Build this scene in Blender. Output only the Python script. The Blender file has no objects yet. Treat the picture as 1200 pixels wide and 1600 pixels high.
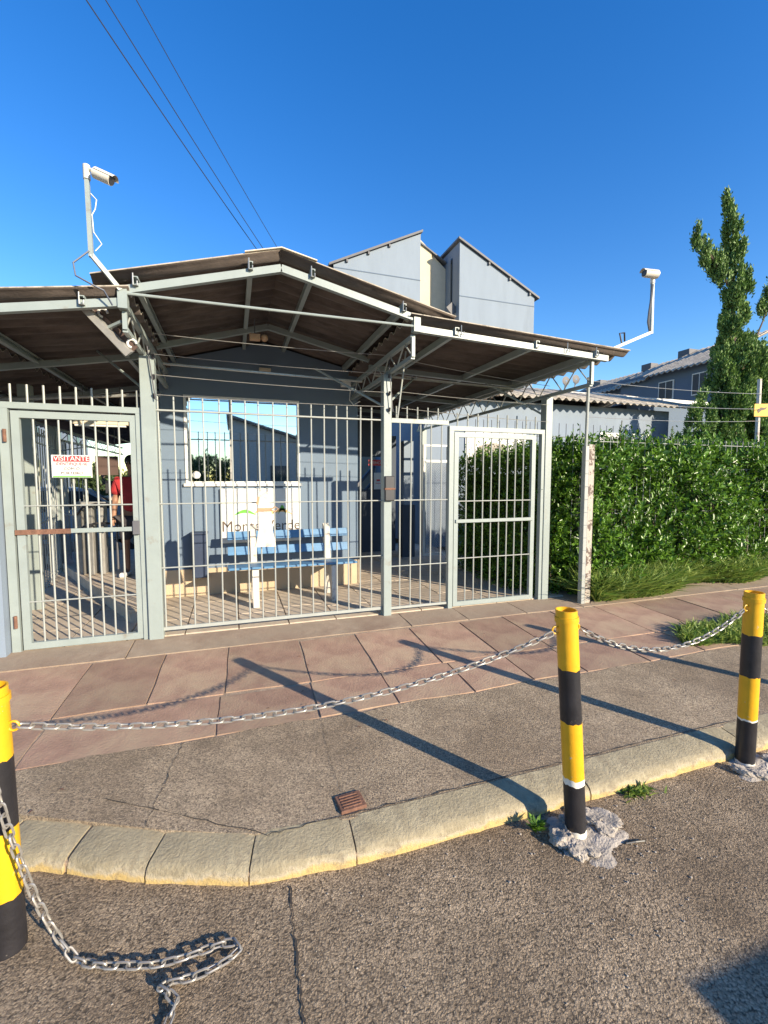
import bpy, bmesh, math, random
import numpy as np
from mathutils import Vector, Matrix
random.seed(7); rng = np.random.default_rng(7)
S = bpy.context.scene
R = math.radians

# ------------------------------------------------------------ camera, sky, sun, exposure
H_CAM = 1.6
F_PX, W_PX, H_PX = 697.0, 1200.0, 1600.0
cam_d = bpy.data.cameras.new('camera'); cam = bpy.data.objects.new('camera', cam_d)
S.collection.objects.link(cam); S.camera = cam
cam_d.sensor_fit = 'VERTICAL'; cam_d.sensor_height = 24.0; cam_d.lens = 24.0 * F_PX / H_PX
cam_d.clip_start = 0.05; cam_d.clip_end = 1500
cam.location = (0, 0, H_CAM)
yaw = math.atan(235 / F_PX); pitch = math.atan(50 / F_PX)
cam.rotation_euler = (R(90) - pitch, 0, -yaw)
S.render.resolution_x = 768; S.render.resolution_y = 1024

SUN_H = Vector((0.55, -0.835, 0)).normalized()
SUN_EL = math.atan(0.345)
W = bpy.data.worlds.new('World'); S.world = W; W.use_nodes = True
nt = W.node_tree; nt.nodes.clear()
sky = nt.nodes.new('ShaderNodeTexSky'); sky.sky_type = 'NISHITA'; sky.sun_disc = False
sky.sun_elevation = SUN_EL; sky.sun_rotation = math.atan2(SUN_H.x, SUN_H.y)
sky.altitude = 100; sky.air_density = 1.15; sky.dust_density = 0.1; sky.ozone_density = 2.6
bg = nt.nodes.new('ShaderNodeBackground'); bg.inputs['Strength'].default_value = 0.14
out = nt.nodes.new('ShaderNodeOutputWorld')
hs = nt.nodes.new('ShaderNodeHueSaturation'); hs.inputs['Saturation'].default_value = 1.38; hs.inputs['Hue'].default_value = 0.514
nt.links.new(sky.outputs[0], hs.inputs['Color']); nt.links.new(hs.outputs[0], bg.inputs['Color'])
nt.links.new(bg.outputs[0], out.inputs['Surface'])
sun_d = bpy.data.lights.new('sun', 'SUN'); sun_d.energy = 5.0; sun_d.angle = R(0.53); sun_d.color = (1.0, 0.86, 0.65)
sun = bpy.data.objects.new('sun', sun_d); S.collection.objects.link(sun)
to_sun = Vector((SUN_H.x * math.cos(SUN_EL), SUN_H.y * math.cos(SUN_EL), math.sin(SUN_EL)))
sun.rotation_euler = to_sun.to_track_quat('Z', 'Y').to_euler(); sun.location = to_sun * 40
S.view_settings.view_transform = 'Standard'; S.view_settings.look = 'None'
S.view_settings.exposure = 0.95; S.view_settings.gamma = 1.0
S.view_settings.use_curve_mapping = False

# ------------------------------------------------------------ helpers
COL = S.collection
def tag(o, label=None, cat=None, group=None, kind=None):
    if label: o['label'] = label
    if cat: o['category'] = cat
    if group: o['group'] = group
    if kind: o['kind'] = kind
    return o
def empty(name, loc=(0, 0, 0), rz=0.0, label=None, cat=None, group=None, kind=None):
    o = bpy.data.objects.new(name, None); COL.objects.link(o); o.location = loc; o.rotation_euler = (0, 0, rz)
    o.empty_display_size = 0.1
    return tag(o, label, cat, group, kind)
def link(name, me, parent=None, loc=None, rot=None, label=None, kind=None):
    o = bpy.data.objects.new(name, me); COL.objects.link(o)
    if parent is not None: o.parent = parent
    if loc is not None: o.location = loc
    if rot is not None: o.rotation_euler = rot
    return tag(o, label, None, None, kind)

class MB:
    def __init__(s): s.bm = bmesh.new(); s.mi = 0
    def _mark(s, n0):
        s.bm.faces.ensure_lookup_table()
        for f in s.bm.faces[n0:]: f.material_index = s.mi
    def box(s, x0, x1, y0, y1, z0, z1, bev=0.0):
        n0 = len(s.bm.faces)
        g = bmesh.ops.create_cube(s.bm, size=1.0)
        M = Matrix.Translation(((x0+x1)/2, (y0+y1)/2, (z0+z1)/2)) @ Matrix.Diagonal((abs(x1-x0), abs(y1-y0), abs(z1-z0), 1))
        bmesh.ops.transform(s.bm, matrix=M, verts=g['verts'])
        if bev: 
            es = list({e for v in g['verts'] for e in v.link_edges})
            bmesh.ops.bevel(s.bm, geom=es, offset=bev, segments=1, affect='EDGES')
        s._mark(n0); return s
    def beam(s, a, b, w, h=None, up=(0, 0, 1)):
        h = h or w; a = Vector(a); b = Vector(b); d = (b - a); L = d.length; d.normalize()
        u = Vector(up)
        if abs(d.dot(u)) > 0.95: u = Vector((0, 1, 0))
        sx = d.cross(u).normalized(); sz = sx.cross(d).normalized()
        n0 = len(s.bm.faces); g = bmesh.ops.create_cube(s.bm, size=1.0)
        M = Matrix((( sx.x*w, d.x*L, sz.x*h, (a.x+b.x)/2), (sx.y*w, d.y*L, sz.y*h, (a.y+b.y)/2), (sx.z*w, d.z*L, sz.z*h, (a.z+b.z)/2), (0,0,0,1)))
        bmesh.ops.transform(s.bm, matrix=M, verts=g['verts']); s._mark(n0); return s
    def rod(s, a, b, r, n=8, r2=None, caps=True):
        a = Vector(a); b = Vector(b); d = b - a; L = d.length
        n0 = len(s.bm.faces)
        g = bmesh.ops.create_cone(s.bm, cap_ends=caps, segments=n, radius1=r, radius2=r if r2 is None else r2, depth=L)
        M = Matrix.Translation((a + b) / 2) @ d.to_track_quat('Z', 'Y').to_matrix().to_4x4()
        bmesh.ops.transform(s.bm, matrix=M, verts=g['verts']); s._mark(n0); return s
    def tube(s, pts, r, n=6, closed=False):
        pts = [Vector(p) for p in pts]; N = len(pts); rings = []; n0 = len(s.bm.faces)
        prev = None
        for i, p in enumerate(pts):
            if closed: t = pts[(i+1) % N] - pts[i-1]
            else: t = pts[min(i+1, N-1)] - pts[max(i-1, 0)]
            t.normalize()
            if prev is None:
                u = Vector((0, 0, 1)) if abs(t.z) < 0.9 else Vector((1, 0, 0))
                nx = t.cross(u).normalized()
            else: nx = (prev - t * prev.dot(t)).normalized()
            prev = nx; ny = t.cross(nx)
            rr = r[i] if isinstance(r, (list, tuple)) else r
            rings.append([s.bm.verts.new(p + (nx*math.cos(2*math.pi*k/n) + ny*math.sin(2*math.pi*k/n))*rr) for k in range(n)])
        for i in range(N if closed else N-1):
            A = rings[i]; B = rings[(i+1) % N]
            for k in range(n): s.bm.faces.new((A[k], A[(k+1) % n], B[(k+1) % n], B[k]))
        if not closed:
            s.bm.faces.new(rings[0][::-1]); s.bm.faces.new(rings[-1])
        s._mark(n0); return s
    def prism(s, poly, z0, z1):
        """horizontal polygon extruded in z; z may be callables of (x,y)"""
        n0 = len(s.bm.faces)
        f0 = z0 if callable(z0) else (lambda x, y: z0); f1 = z1 if callable(z1) else (lambda x, y: z1)
        lo = [s.bm.verts.new((x, y, f0(x, y))) for x, y in poly]; hi = [s.bm.verts.new((x, y, f1(x, y))) for x, y in poly]
        s.bm.faces.new(lo[::-1]); s.bm.faces.new(hi); n = len(poly)
        for i in range(n): s.bm.faces.new((lo[i], lo[(i+1) % n], hi[(i+1) % n], hi[i]))
        s._mark(n0); return s
    def extr(s, poly, d):
        """planar 3D polygon extruded by vector d"""
        n0 = len(s.bm.faces); d = Vector(d)
        lo = [s.bm.verts.new(Vector(p)) for p in poly]; hi = [s.bm.verts.new(Vector(p) + d) for p in poly]
        s.bm.faces.new(lo[::-1]); s.bm.faces.new(hi); n = len(poly)
        for i in range(n): s.bm.faces.new((lo[i], lo[(i+1) % n], hi[(i+1) % n], hi[i]))
        s._mark(n0); return s
    def ball(s, c, r, sub=2, sc=(1, 1, 1)):
        n0 = len(s.bm.faces); g = bmesh.ops.create_icosphere(s.bm, subdivisions=sub, radius=r)
        bmesh.ops.transform(s.bm, matrix=Matrix.Translation(c) @ Matrix.Diagonal((*sc, 1)), verts=g['verts']); s._mark(n0); return s
    def mesh(s, name, mats, smooth=False, recalc=True):
        if recalc: bmesh.ops.recalc_face_normals(s.bm, faces=s.bm.faces)
        me = bpy.data.meshes.new(name); s.bm.to_mesh(me); s.bm.free()
        for m in (mats if isinstance(mats, (list, tuple)) else [mats]): me.materials.append(m)
        if smooth:
            me.polygons.foreach_set('use_smooth', [True] * len(me.polygons))
            try: me.set_sharp_from_angle(angle=R(40))
            except Exception: pass
        return me
    def build(s, name, mats, parent=None, smooth=False, label=None, kind=None, loc=None, rot=None):
        return link(name, s.mesh(name, mats, smooth), parent, loc, rot, label, kind)

# ------------------------------------------------------------ materials
def new_mat(name):
    m = bpy.data.materials.new(name); m.use_nodes = True; n = m.node_tree; b = n.nodes['Principled BSDF']; return m, n, b
def add_noise(n, scale, detail=6, rough=0.6, co='Object', stretch=None):
    tc = n.nodes.new('ShaderNodeTexCoord'); t = n.nodes.new('ShaderNodeTexNoise')
    t.inputs['Scale'].default_value = scale; t.inputs['Detail'].default_value = detail; t.inputs['Roughness'].default_value = rough
    if stretch:
        mp = n.nodes.new('ShaderNodeMapping'); mp.inputs['Scale'].default_value = stretch
        n.links.new(tc.outputs[co], mp.inputs[0]); n.links.new(mp.outputs[0], t.inputs['Vector'])
    else: n.links.new(tc.outputs[co], t.inputs['Vector'])
    return t
def ramp(n, src, p0, c0, p1, c1):
    r = n.nodes.new('ShaderNodeValToRGB'); e = r.color_ramp.elements
    e[0].position = p0; e[0].color = (*c0, 1) if len(c0) == 3 else c0; e[1].position = p1; e[1].color = (*c1, 1) if len(c1) == 3 else c1
    n.links.new(src, r.inputs[0]); return r
def mix(n, fac, a, b, mode='MIX'):
    x = n.nodes.new('ShaderNodeMix'); x.data_type = 'RGBA'; x.blend_type = mode
    for i, v in ((0, fac), (6, a), (7, b)):
        if isinstance(v, (int, float)): x.inputs[i].default_value = v
        elif isinstance(v, tuple): x.inputs[i].default_value = (*v, 1)
        else: n.links.new(v, x.inputs[i])
    return x.outputs[2]
def simple(name, c, rough=0.6, var=0.12, scale=6, bump=0.0, bscale=60, metal=0.0, stain=None, stain_amt=(0.55, 0.7), sscale=3, stretch=None, rand=0.0):
    m, n, b = new_mat(name)
    t = add_noise(n, scale, stretch=stretch)
    lo = tuple(max(0, v * (1 - var)) for v in c); hi = tuple(min(1, v * (1 + var)) for v in c)
    r = ramp(n, t.outputs[0], 0.3, lo, 0.7, hi); col = r.outputs[0]
    if stain:
        t2 = add_noise(n, sscale, 8, 0.7, stretch=stretch); f = ramp(n, t2.outputs[0], stain_amt[0], (0, 0, 0), stain_amt[1], (1, 1, 1))
        col = mix(n, f.outputs[0], col, stain)
    if rand:
        oi = n.nodes.new('ShaderNodeObjectInfo'); mr = n.nodes.new('ShaderNodeMapRange')
        mr.inputs[3].default_value = 1 - rand; mr.inputs[4].default_value = 1 + rand
        n.links.new(oi.outputs['Random'], mr.inputs[0])
        hv = n.nodes.new('ShaderNodeHueSaturation'); n.links.new(col, hv.inputs['Color']); n.links.new(mr.outputs[0], hv.inputs['Value']); col = hv.outputs[0]
    n.links.new(col, b.inputs['Base Color'])
    b.inputs['Roughness'].default_value = rough; b.inputs['Metallic'].default_value = metal
    if bump:
        t3 = add_noise(n, bscale, 5, 0.6); bp = n.nodes.new('ShaderNodeBump'); bp.inputs['Strength'].default_value = bump; bp.inputs['Distance'].default_value = 0.01
        n.links.new(t3.outputs[0], bp.inputs['Height']); n.links.new(bp.outputs[0], b.inputs['Normal'])
    return m
def rough_ground(name, c0, c1, cd, vs=70, strength=1.0, dist=0.012, patch=0.8):
    m, n, b = new_mat(name)
    big = add_noise(n, patch, 10, 0.72, stretch=None); mid = add_noise(n, 7, 8, 0.7)
    r = ramp(n, big.outputs[0], 0.40, c0, 0.60, c1)
    r2 = ramp(n, mid.outputs[0], 0.35, (0.82,)*3, 0.7, (1.15,)*3)
    col = mix(n, 1.0, r.outputs[0], r2.outputs[0], 'MULTIPLY')
    tc = n.nodes.new('ShaderNodeTexCoord')
    v = n.nodes.new('ShaderNodeTexVoronoi'); v.inputs['Scale'].default_value = vs; v.inputs['Randomness'].default_value = 1
    wn = add_noise(n, vs * 0.6, 4, 0.6); 
    add = n.nodes.new('ShaderNodeVectorMath'); add.operation = 'MULTIPLY_ADD'; add.inputs[1].default_value = (0.022,)*3
    n.links.new(wn.outputs['Color'], add.inputs[0]); n.links.new(tc.outputs['Object'], add.inputs[2]); n.links.new(add.outputs[0], v.inputs['Vector'])
    fine = add_noise(n, vs * 2.2, 6, 0.7)
    # crevices between the pebbles are darker, pebbles vary in tone
    pc = n.nodes.new('ShaderNodeSeparateColor'); n.links.new(v.outputs['Color'], pc.inputs[0])
    pr = ramp(n, pc.outputs[0], 0.0, (0.62, 0.60, 0.58), 1.0, (1.3, 1.27, 1.22)); col = mix(n, 1.0, col, pr.outputs[0], 'MULTIPLY')
    cr = ramp(n, v.outputs['Distance'], 0.45, (0, 0, 0), 0.85, (1, 1, 1)); col = mix(n, cr.outputs[0], col, cd)
    n.links.new(col, b.inputs['Base Color']); b.inputs['Roughness'].default_value = 0.92
    inv = n.nodes.new('ShaderNodeMath'); inv.operation = 'MULTIPLY_ADD'; inv.inputs[1].default_value = -1.0; inv.inputs[2].default_value = 1.0
    n.links.new(v.outputs['Distance'], inv.inputs[0])
    su = n.nodes.new('ShaderNodeMath'); su.operation = 'MULTIPLY_ADD'; su.inputs[1].default_value = 0.9
    n.links.new(fine.outputs[0], su.inputs[0]); n.links.new(inv.outputs[0], su.inputs[2])
    su2 = n.nodes.new('ShaderNodeMath'); su2.operation = 'MULTIPLY_ADD'; su2.inputs[1].default_value = 1.6
    n.links.new(mid.outputs[0], su2.inputs[0]); n.links.new(su.outputs[0], su2.inputs[2])
    bp = n.nodes.new('ShaderNodeBump'); bp.inputs['Strength'].default_value = strength; bp.inputs['Distance'].default_value = dist
    n.links.new(su2.outputs[0], bp.inputs['Height']); n.links.new(bp.outputs[0], b.inputs['Normal'])
    return m
M = {}
M['road'] = rough_ground('road_aggregate', (0.30, 0.225, 0.15), (0.56, 0.445, 0.315), (0.10, 0.075, 0.05), 118, 1.0, 0.010)
M['strip'] = rough_ground('rough_concrete', (0.33, 0.255, 0.175), (0.53, 0.43, 0.31), (0.14, 0.11, 0.08), 140, 0.9, 0.007)
M['soil'] = simple('soil', (0.16, 0.13, 0.09), 0.95, 0.3, 4, 0.6, 40, stain=(0.08, 0.1, 0.03))
M['flag'] = simple('red_sandstone', (0.33, 0.205, 0.145), 0.85, 0.22, 5, 0.5, 70, stain=(0.38, 0.28, 0.185), stain_amt=(0.44, 0.66), sscale=2.2, rand=0.20)
M['mortar'] = simple('mortar', (0.33, 0.25, 0.18), 0.9, 0.25, 12, 0.7, 80)
M['sidec'] = simple('path_concrete', (0.33, 0.255, 0.185), 0.88, 0.2, 3, 0.4, 60, stain=(0.25, 0.175, 0.125), stain_amt=(0.45, 0.66), sscale=1.7)
M['patio'] = simple('patio_slab', (0.48, 0.40, 0.31), 0.85, 0.16, 4, 0.35, 60, stain=(0.30, 0.25, 0.20), sscale=3, rand=0.12)
M['crack'] = simple('crack_dark', (0.05, 0.042, 0.035), 0.95, 0.3, 30)
def kerb_mat():
    m, n, b = new_mat('kerb_concrete')
    t = add_noise(n, 9, 8, 0.7); r = ramp(n, t.outputs[0], 0.3, (0.25, 0.21, 0.135), 0.7, (0.41, 0.355, 0.235))
    tc = n.nodes.new('ShaderNodeTexCoord'); g = n.nodes.new('ShaderNodeSeparateXYZ'); n.links.new(tc.outputs['Object'], g.inputs[0])
    # worn yellow and white paint left low on the face; height plus noise decides
    w = add_noise(n, 16, 9, 0.85); big = add_noise(n, 6, 5, 0.6)
    a = n.nodes.new('ShaderNodeMath'); a.operation = 'MULTIPLY_ADD'; a.inputs[1].default_value = -13.0; a.inputs[2].default_value = 0.66
    n.links.new(g.outputs[2], a.inputs[0])
    s1 = n.nodes.new('ShaderNodeMath'); s1.operation = 'ADD'; n.links.new(a.outputs[0], s1.inputs[0]); n.links.new(w.outputs[0], s1.inputs[1])
    s2 = n.nodes.new('ShaderNodeMath'); s2.operation = 'ADD'; n.links.new(s1.outputs[0], s2.inputs[0]); n.links.new(big.outputs[0], s2.inputs[1])
    hf = n.nodes.new('ShaderNodeMath'); hf.operation = 'MULTIPLY'; hf.inputs[1].default_value = 0.5; n.links.new(s2.outputs[0], hf.inputs[0])
    fw = ramp(n, hf.outputs[0], 0.55, (0, 0, 0), 0.66, (0.75,)*3); fy = ramp(n, hf.outputs[0], 0.64, (0, 0, 0), 0.76, (0.85,)*3)
    col = mix(n, fw.outputs[0], r.outputs[0], (0.50, 0.43, 0.31)); col = mix(n, fy.outputs[0], col, (0.55, 0.385, 0.13))
    dt = add_noise(n, 10, 10, 0.85); fd = ramp(n, dt.outputs[0], 0.52, (0, 0, 0), 0.66, (0.9,)*3); col = mix(n, fd.outputs[0], col, (0.19, 0.155, 0.105))
    n.links.new(col, b.inputs['Base Color']); b.inputs['Roughness'].default_value = 0.88
    bp = n.nodes.new('ShaderNodeBump'); bp.inputs['Strength'].default_value = 1.0; bp.inputs['Distance'].default_value = 0.009
    f = add_noise(n, 70, 8, 0.7); n.links.new(f.outputs[0], bp.inputs['Height']); n.links.new(bp.outputs[0], b.inputs['Normal'])
    return m
M['kerb'] = kerb_mat()
M['steel'] = simple('grey_green_paint', (0.26, 0.30, 0.29), 0.42, 0.07, 5, 0.1, 40, stain=(0.2, 0.17, 0.13), stain_amt=(0.60, 0.76), sscale=6)
M['bar'] = simple('bar_paint', (0.32, 0.335, 0.315), 0.45, 0.08, 8, stain=(0.24, 0.16, 0.11), stain_amt=(0.68, 0.76), sscale=9)
M['galv'] = simple('galvanised', (0.42, 0.42, 0.40), 0.4, 0.15, 20, metal=0.6)
M['rust'] = simple('rusty_steel', (0.17, 0.085, 0.055), 0.85, 0.35, 18, 0.5, 70)
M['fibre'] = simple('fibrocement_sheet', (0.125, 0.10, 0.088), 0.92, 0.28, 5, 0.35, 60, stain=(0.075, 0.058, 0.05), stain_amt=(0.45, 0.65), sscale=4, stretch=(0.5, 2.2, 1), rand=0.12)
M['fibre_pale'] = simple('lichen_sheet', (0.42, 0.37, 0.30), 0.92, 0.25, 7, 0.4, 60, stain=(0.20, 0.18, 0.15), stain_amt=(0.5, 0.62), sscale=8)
M['cream'] = simple('cream_paint', (0.58, 0.50, 0.38), 0.6, 0.06, 5)
M['blue'] = simple('blue_grey_wall', (0.135, 0.185, 0.25), 0.75, 0.05, 2.5, 0.12, 90, stain=(0.135, 0.175, 0.235), stain_amt=(0.6, 0.8), sscale=1.5)
M['blue_pale'] = simple('pale_blue_wall', (0.20, 0.245, 0.305), 0.8, 0.06, 1.2, 0.1, 30, stain=(0.165, 0.20, 0.245), stain_amt=(0.52, 0.8), sscale=0.8, stretch=(1.5, 1.5, .35))
M['blue_dark'] = simple('shade_dark_blue', (0.10, 0.14, 0.20), 0.8, 0.06, 0.6)  # darkened blue: shade of the walls facing away from the sun
M['tan'] = simple('tan_plinth', (0.46, 0.36, 0.24), 0.75, 0.08, 4, 0.15, 80, stain=(0.38, 0.3, 0.21), stain_amt=(0.6, 0.75), sscale=5)
M['white'] = simple('white_paint', (0.68, 0.67, 0.64), 0.5, 0.04, 5)
M['wconc'] = simple('whitewashed_concrete', (0.56, 0.52, 0.46), 0.8, 0.1, 9, 0.3, 60, stain=(0.34, 0.27, 0.22), stain_amt=(0.56, 0.64), sscale=7)
M['flake'] = simple('flaking_whitewash', (0.42, 0.375, 0.32), 0.85, 0.12, 9, 0.5, 50, stain=(0.13, 0.095, 0.08), stain_amt=(0.50, 0.54), sscale=9)
M['creamlit'] = simple('sunlit_cream_render', (0.60, 0.50, 0.34), 0.8, 0.06, 1)  # warmer copy of cream, sunlight put into the stair wall colour
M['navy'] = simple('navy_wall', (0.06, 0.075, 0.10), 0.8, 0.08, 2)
M['bench'] = simple('blue_slat_paint', (0.08, 0.20, 0.36), 0.5, 0.12, 7, 0.12, 40, stretch=(1, 6, 6))
M['bin'] = simple('navy_plastic', (0.03, 0.045, 0.085), 0.5, 0.1, 5)
M['black'] = simple('black_paint', (0.018, 0.017, 0.02), 0.42, 0.3, 12, 0.2, 50, stain=(0.22, 0.20, 0.17), stain_amt=(0.65, 0.68), sscale=14)
M['yellow'] = simple('yellow_paint', (0.70, 0.37, 0.012), 0.42, 0.07, 9, 0.15, 40, stain=(0.50, 0.42, 0.28), stain_amt=(0.655, 0.675), sscale=20)
M['wpaint'] = simple('bare_primer', (0.72, 0.70, 0.62), 0.6, 0.1, 20)
M['link'] = simple('zinc_link', (0.33, 0.31, 0.28), 0.42, 0.25, 30, metal=0.5, stain=(0.26, 0.13, 0.07), stain_amt=(0.62, 0.72), sscale=9)
M['patch'] = simple('fresh_mortar', (0.37, 0.325, 0.27), 0.92, 0.2, 12, 0.9, 50, stain=(0.46, 0.41, 0.35), stain_amt=(0.5, 0.7), sscale=16)
M['dark'] = simple('dark_plastic', (0.03, 0.03, 0.035), 0.5, 0.1, 8)
M['dgrey'] = simple('dark_grey', (0.10, 0.10, 0.11), 0.6, 0.1, 6)
M['brown'] = simple('brown_board', (0.09, 0.055, 0.045), 0.6, 0.15, 6)
M['camw'] = simple('camera_casing', (0.62, 0.58, 0.50), 0.4, 0.04, 8)
M['lum'] = simple('luminaire_alloy', (0.33, 0.32, 0.30), 0.5, 0.15, 12, metal=0.3)
M['red'] = simple('red_print', (0.62, 0.05, 0.05), 0.5, 0.03, 5)
M['redcloth'] = simple('red_cloth', (0.42, 0.03, 0.035), 0.85, 0.1, 8, 0.3, 30)
M['skin'] = simple('skin', (0.30, 0.16, 0.10), 0.6, 0.05, 8)
M['shorts'] = simple('dark_shorts', (0.05, 0.045, 0.05), 0.85, 0.1, 8)
M['hair'] = simple('dark_hair', (0.015, 0.012, 0.01), 0.6, 0.3, 40)
M['green'] = simple('green_print', (0.13, 0.42, 0.05), 0.5, 0.03, 5)
M['orange'] = simple('orange_print', (0.80, 0.50, 0.18), 0.5, 0.03, 5)
M['text'] = simple('brown_print', (0.10, 0.07, 0.05), 0.6, 0.03, 5)
M['sand'] = simple('tan_strap', (0.42, 0.26, 0.15), 0.7, 0.1, 9)
M['signy'] = simple('sign_yellow', (0.80, 0.42, 0.02), 0.5, 0.03, 5)
M['bark'] = simple('bark', (0.12, 0.085, 0.06), 0.9, 0.3, 12, 0.8, 40)
M['car'] = simple('car_paint', (0.36, 0.42, 0.50), 0.25, 0.03, 5)
M['van'] = simple('van_paint', (0.7, 0.7, 0.7), 0.3, 0.03, 5)
def glass(name, c, metal=0.0, rough=0.04, spec=0.5):
    m, n, b = new_mat(name); b.inputs['Base Color'].default_value = (*c, 1); b.inputs['Metallic'].default_value = metal
    b.inputs['Roughness'].default_value = rough
    t = add_noise(n, 1.2, 2, 0.4); bp = n.nodes.new('ShaderNodeBump'); bp.inputs['Strength'].default_value = 0.04; bp.inputs['Distance'].default_value = 0.02
    n.links.new(t.outputs[0], bp.inputs['Height']); n.links.new(bp.outputs[0], b.inputs['Normal'])
    return m
M['mirror'] = glass('reflective_film_glass', (0.62, 0.70, 0.78), 1.0, 0.02)
M['glass'] = glass('dark_window_glass', (0.04, 0.055, 0.07), 0.3, 0.06)
def leaf_mat(name, c0, c1, trans=0.25, rough=0.42):
    m, n, b = new_mat(name); g = n.nodes.new('ShaderNodeNewGeometry')
    r = ramp(n, g.outputs['Random Per Island'], 0.0, c0, 1.0, c1)
    n.links.new(r.outputs[0], b.inputs['Base Color']); b.inputs['Roughness'].default_value = rough
    t = n.nodes.new('ShaderNodeBsdfTranslucent'); n.links.new(r.outputs[0], t.inputs[0])
    ms = n.nodes.new('ShaderNodeMixShader'); ms.inputs[0].default_value = trans
    o = n.nodes['Material Output']; n.links.new(b.outputs[0], ms.inputs[1]); n.links.new(t.outputs[0], ms.inputs[2]); n.links.new(ms.outputs[0], o.inputs[0])
    return m
M['hedge'] = leaf_mat('hedge_leaf', (0.016, 0.062, 0.006), (0.19, 0.36, 0.04), 0.32, 0.34)
M['core'] = simple('hedge_shade_core', (0.02, 0.035, 0.012), 0.95, 0.4, 12)  # near-black green standing in for the shade inside the hedges
M['grass'] = leaf_mat('grass_blade', (0.09, 0.19, 0.025), (0.33, 0.40, 0.09), 0.3, 0.6)
M['juniper'] = leaf_mat('juniper_scale', (0.03, 0.08, 0.018), (0.20, 0.33, 0.07), 0.15, 0.6)
M['far'] = leaf_mat('far_foliage', (0.025, 0.055, 0.02), (0.09, 0.13, 0.04), 0.15, 0.7)

# ------------------------------------------------------------ ground heights
def gz(y): return 0.09 + 0.105 * min(max((y - 1.85) / 2.5, 0), 1)
GZ_IN = 0.2

# ------------------------------------------------------------ terrain and road
MB().box(-350, 350, -200, 500, -0.5, -0.06).build('ground', M['soil'], kind='structure')
MB().box(-60, 60, -14.0, 4.3, -0.3, 0.0).build('road', M['road'], kind='structure')
MB().box(-60, 60, -40, -14.0, -0.3, 0.12).build('far_pavement', M['sidec'], kind='structure')
# kerb line: straight along x, curving away at the left
K = [(-2.75, 4.2), (-2.45, 3.55), (-1.95, 2.95), (-1.45, 2.48), (-1.0, 2.17), (-0.69, 2.03), (-0.37, 1.88), (0.02, 1.735), (0.45, 1.69), (1.66, 1.682), (2.80, 1.685), (3.95, 1.69), (4.9, 1.69), (5.5, 1.69), (7.0, 1.69), (9.0, 1.69)]
def inset(p, i, d):
    a = Vector((*K[max(i-1, 0)], 0)); b = Vector((*K[min(i+1, len(K)-1)], 0)); t = (b - a).normalized(); n = Vector((-t.y, t.x, 0))
    return (K[i][0] + n.x*d, K[i][1] + n.y*d)
KI = [inset(None, i, 0.165) for i in range(len(K))]
pav = empty('pavement', kind='structure')
sub = [(x, y) for x, y in KI] + [(14, 1.855), (14, 4.3), (-2.95, 4.3)]
strip = MB()
# rough strip as a fine band following the slope
front_y = 2.66
poly = [(x, y - 0.012) for x, y in KI if y < front_y - 0.02]
poly = poly + [(12, 1.85), (12, front_y)] + [(x, front_y + 0.012 * math.sin(x * 7) + 0.006 * math.sin(x * 23)) for x in np.arange(11.9, -1.75, -0.08)]
strip.prism(poly, lambda x, y: -0.1, lambda x, y: gz(y) if y > 1.9 or True else 0)
strip.build('concrete_strip', M['strip'], pav)
MB().prism([(12, 2.62), (12, 4.36), (-2.9, 4.36), (-2.7, 4.0), (-2.3, 3.3), (-1.75, 2.62)], lambda x, y: -0.1, lambda x, y: gz(y) - 0.006).build('mortar_bed', M['mortar'], pav)
def slab(poly, mat, name, top=0.0, jit=0.006, parent=None, zf=None):
    cx = sum(p[0] for p in poly) / len(poly); cy = sum(p[1] for p in poly) / len(poly)
    b = MB(); pts = []
    n = len(poly)
    for i in range(n):
        a = poly[i]; c = poly[(i+1) % n]
        for k in range(3):
            t = k / 3.0; j = 0 if k == 0 else random.uniform(-jit, jit)
            pts.append((a[0] + (c[0]-a[0])*t - cx + j, a[1] + (c[1]-a[1])*t - cy + j))
    tilt = random.uniform(-0.004, 0.004); off = random.uniform(-0.002, 0.003) + top
    zf = zf or (lambda y: gz(y))
    zc = zf(cy)
    b.prism(pts, lambda x, y: zf(y + cy) - zc - 0.04, lambda x, y: zf(y + cy) - zc + off + tilt * x)
    o = b.build(name, mat, parent or pav, loc=(cx, cy, zc)); return o
g = 0.008
xs0 = [-1.72, -1.10, -0.13, 0.48, 1.01, 1.57, 2.08, 2.56, 3.2, 3.85, 4.45, 5.1, 5.75, 6.4, 7.0]
xs1 = [-1.70, -1.09, -0.57, -0.09, 0.50, 1.01, 1.55, 2.09, 2.60, 3.2, 3.8, 4.35, 5.0, 5.6, 6.25, 6.9]
jf = lambda x: front_y + 0.02 + 0.012 * math.sin(x * 7) + 0.006 * math.sin(x * 23)
for a, b_ in zip(xs0[:-1], xs0[1:]):
    if b_ > 3.9 and a > 4.0: pass
    ym = 3.13
    slab([(a + g, jf(a)), (b_ - g, jf(b_)), (b_ - g + 0.015, ym - g + random.uniform(-.02, .02)), (a + g + 0.01, ym - g + random.uniform(-.02, .02))], M['flag'], 'flagstone')
for a, b_ in zip(xs1[:-1], xs1[1:]):
    yb = 3.92 if b_ > -1.2 else 3.7
    slab([(a + g, 3.13 + g + random.uniform(-.01, .02)), (b_ - g, 3.13 + g + random.uniform(-.01, .02)), (b_ - g + 0.02, yb + random.uniform(-.03, .02)), (a + g + 0.02, yb + random.uniform(-.03, .02))], M['flag'], 'flagstone')
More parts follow.
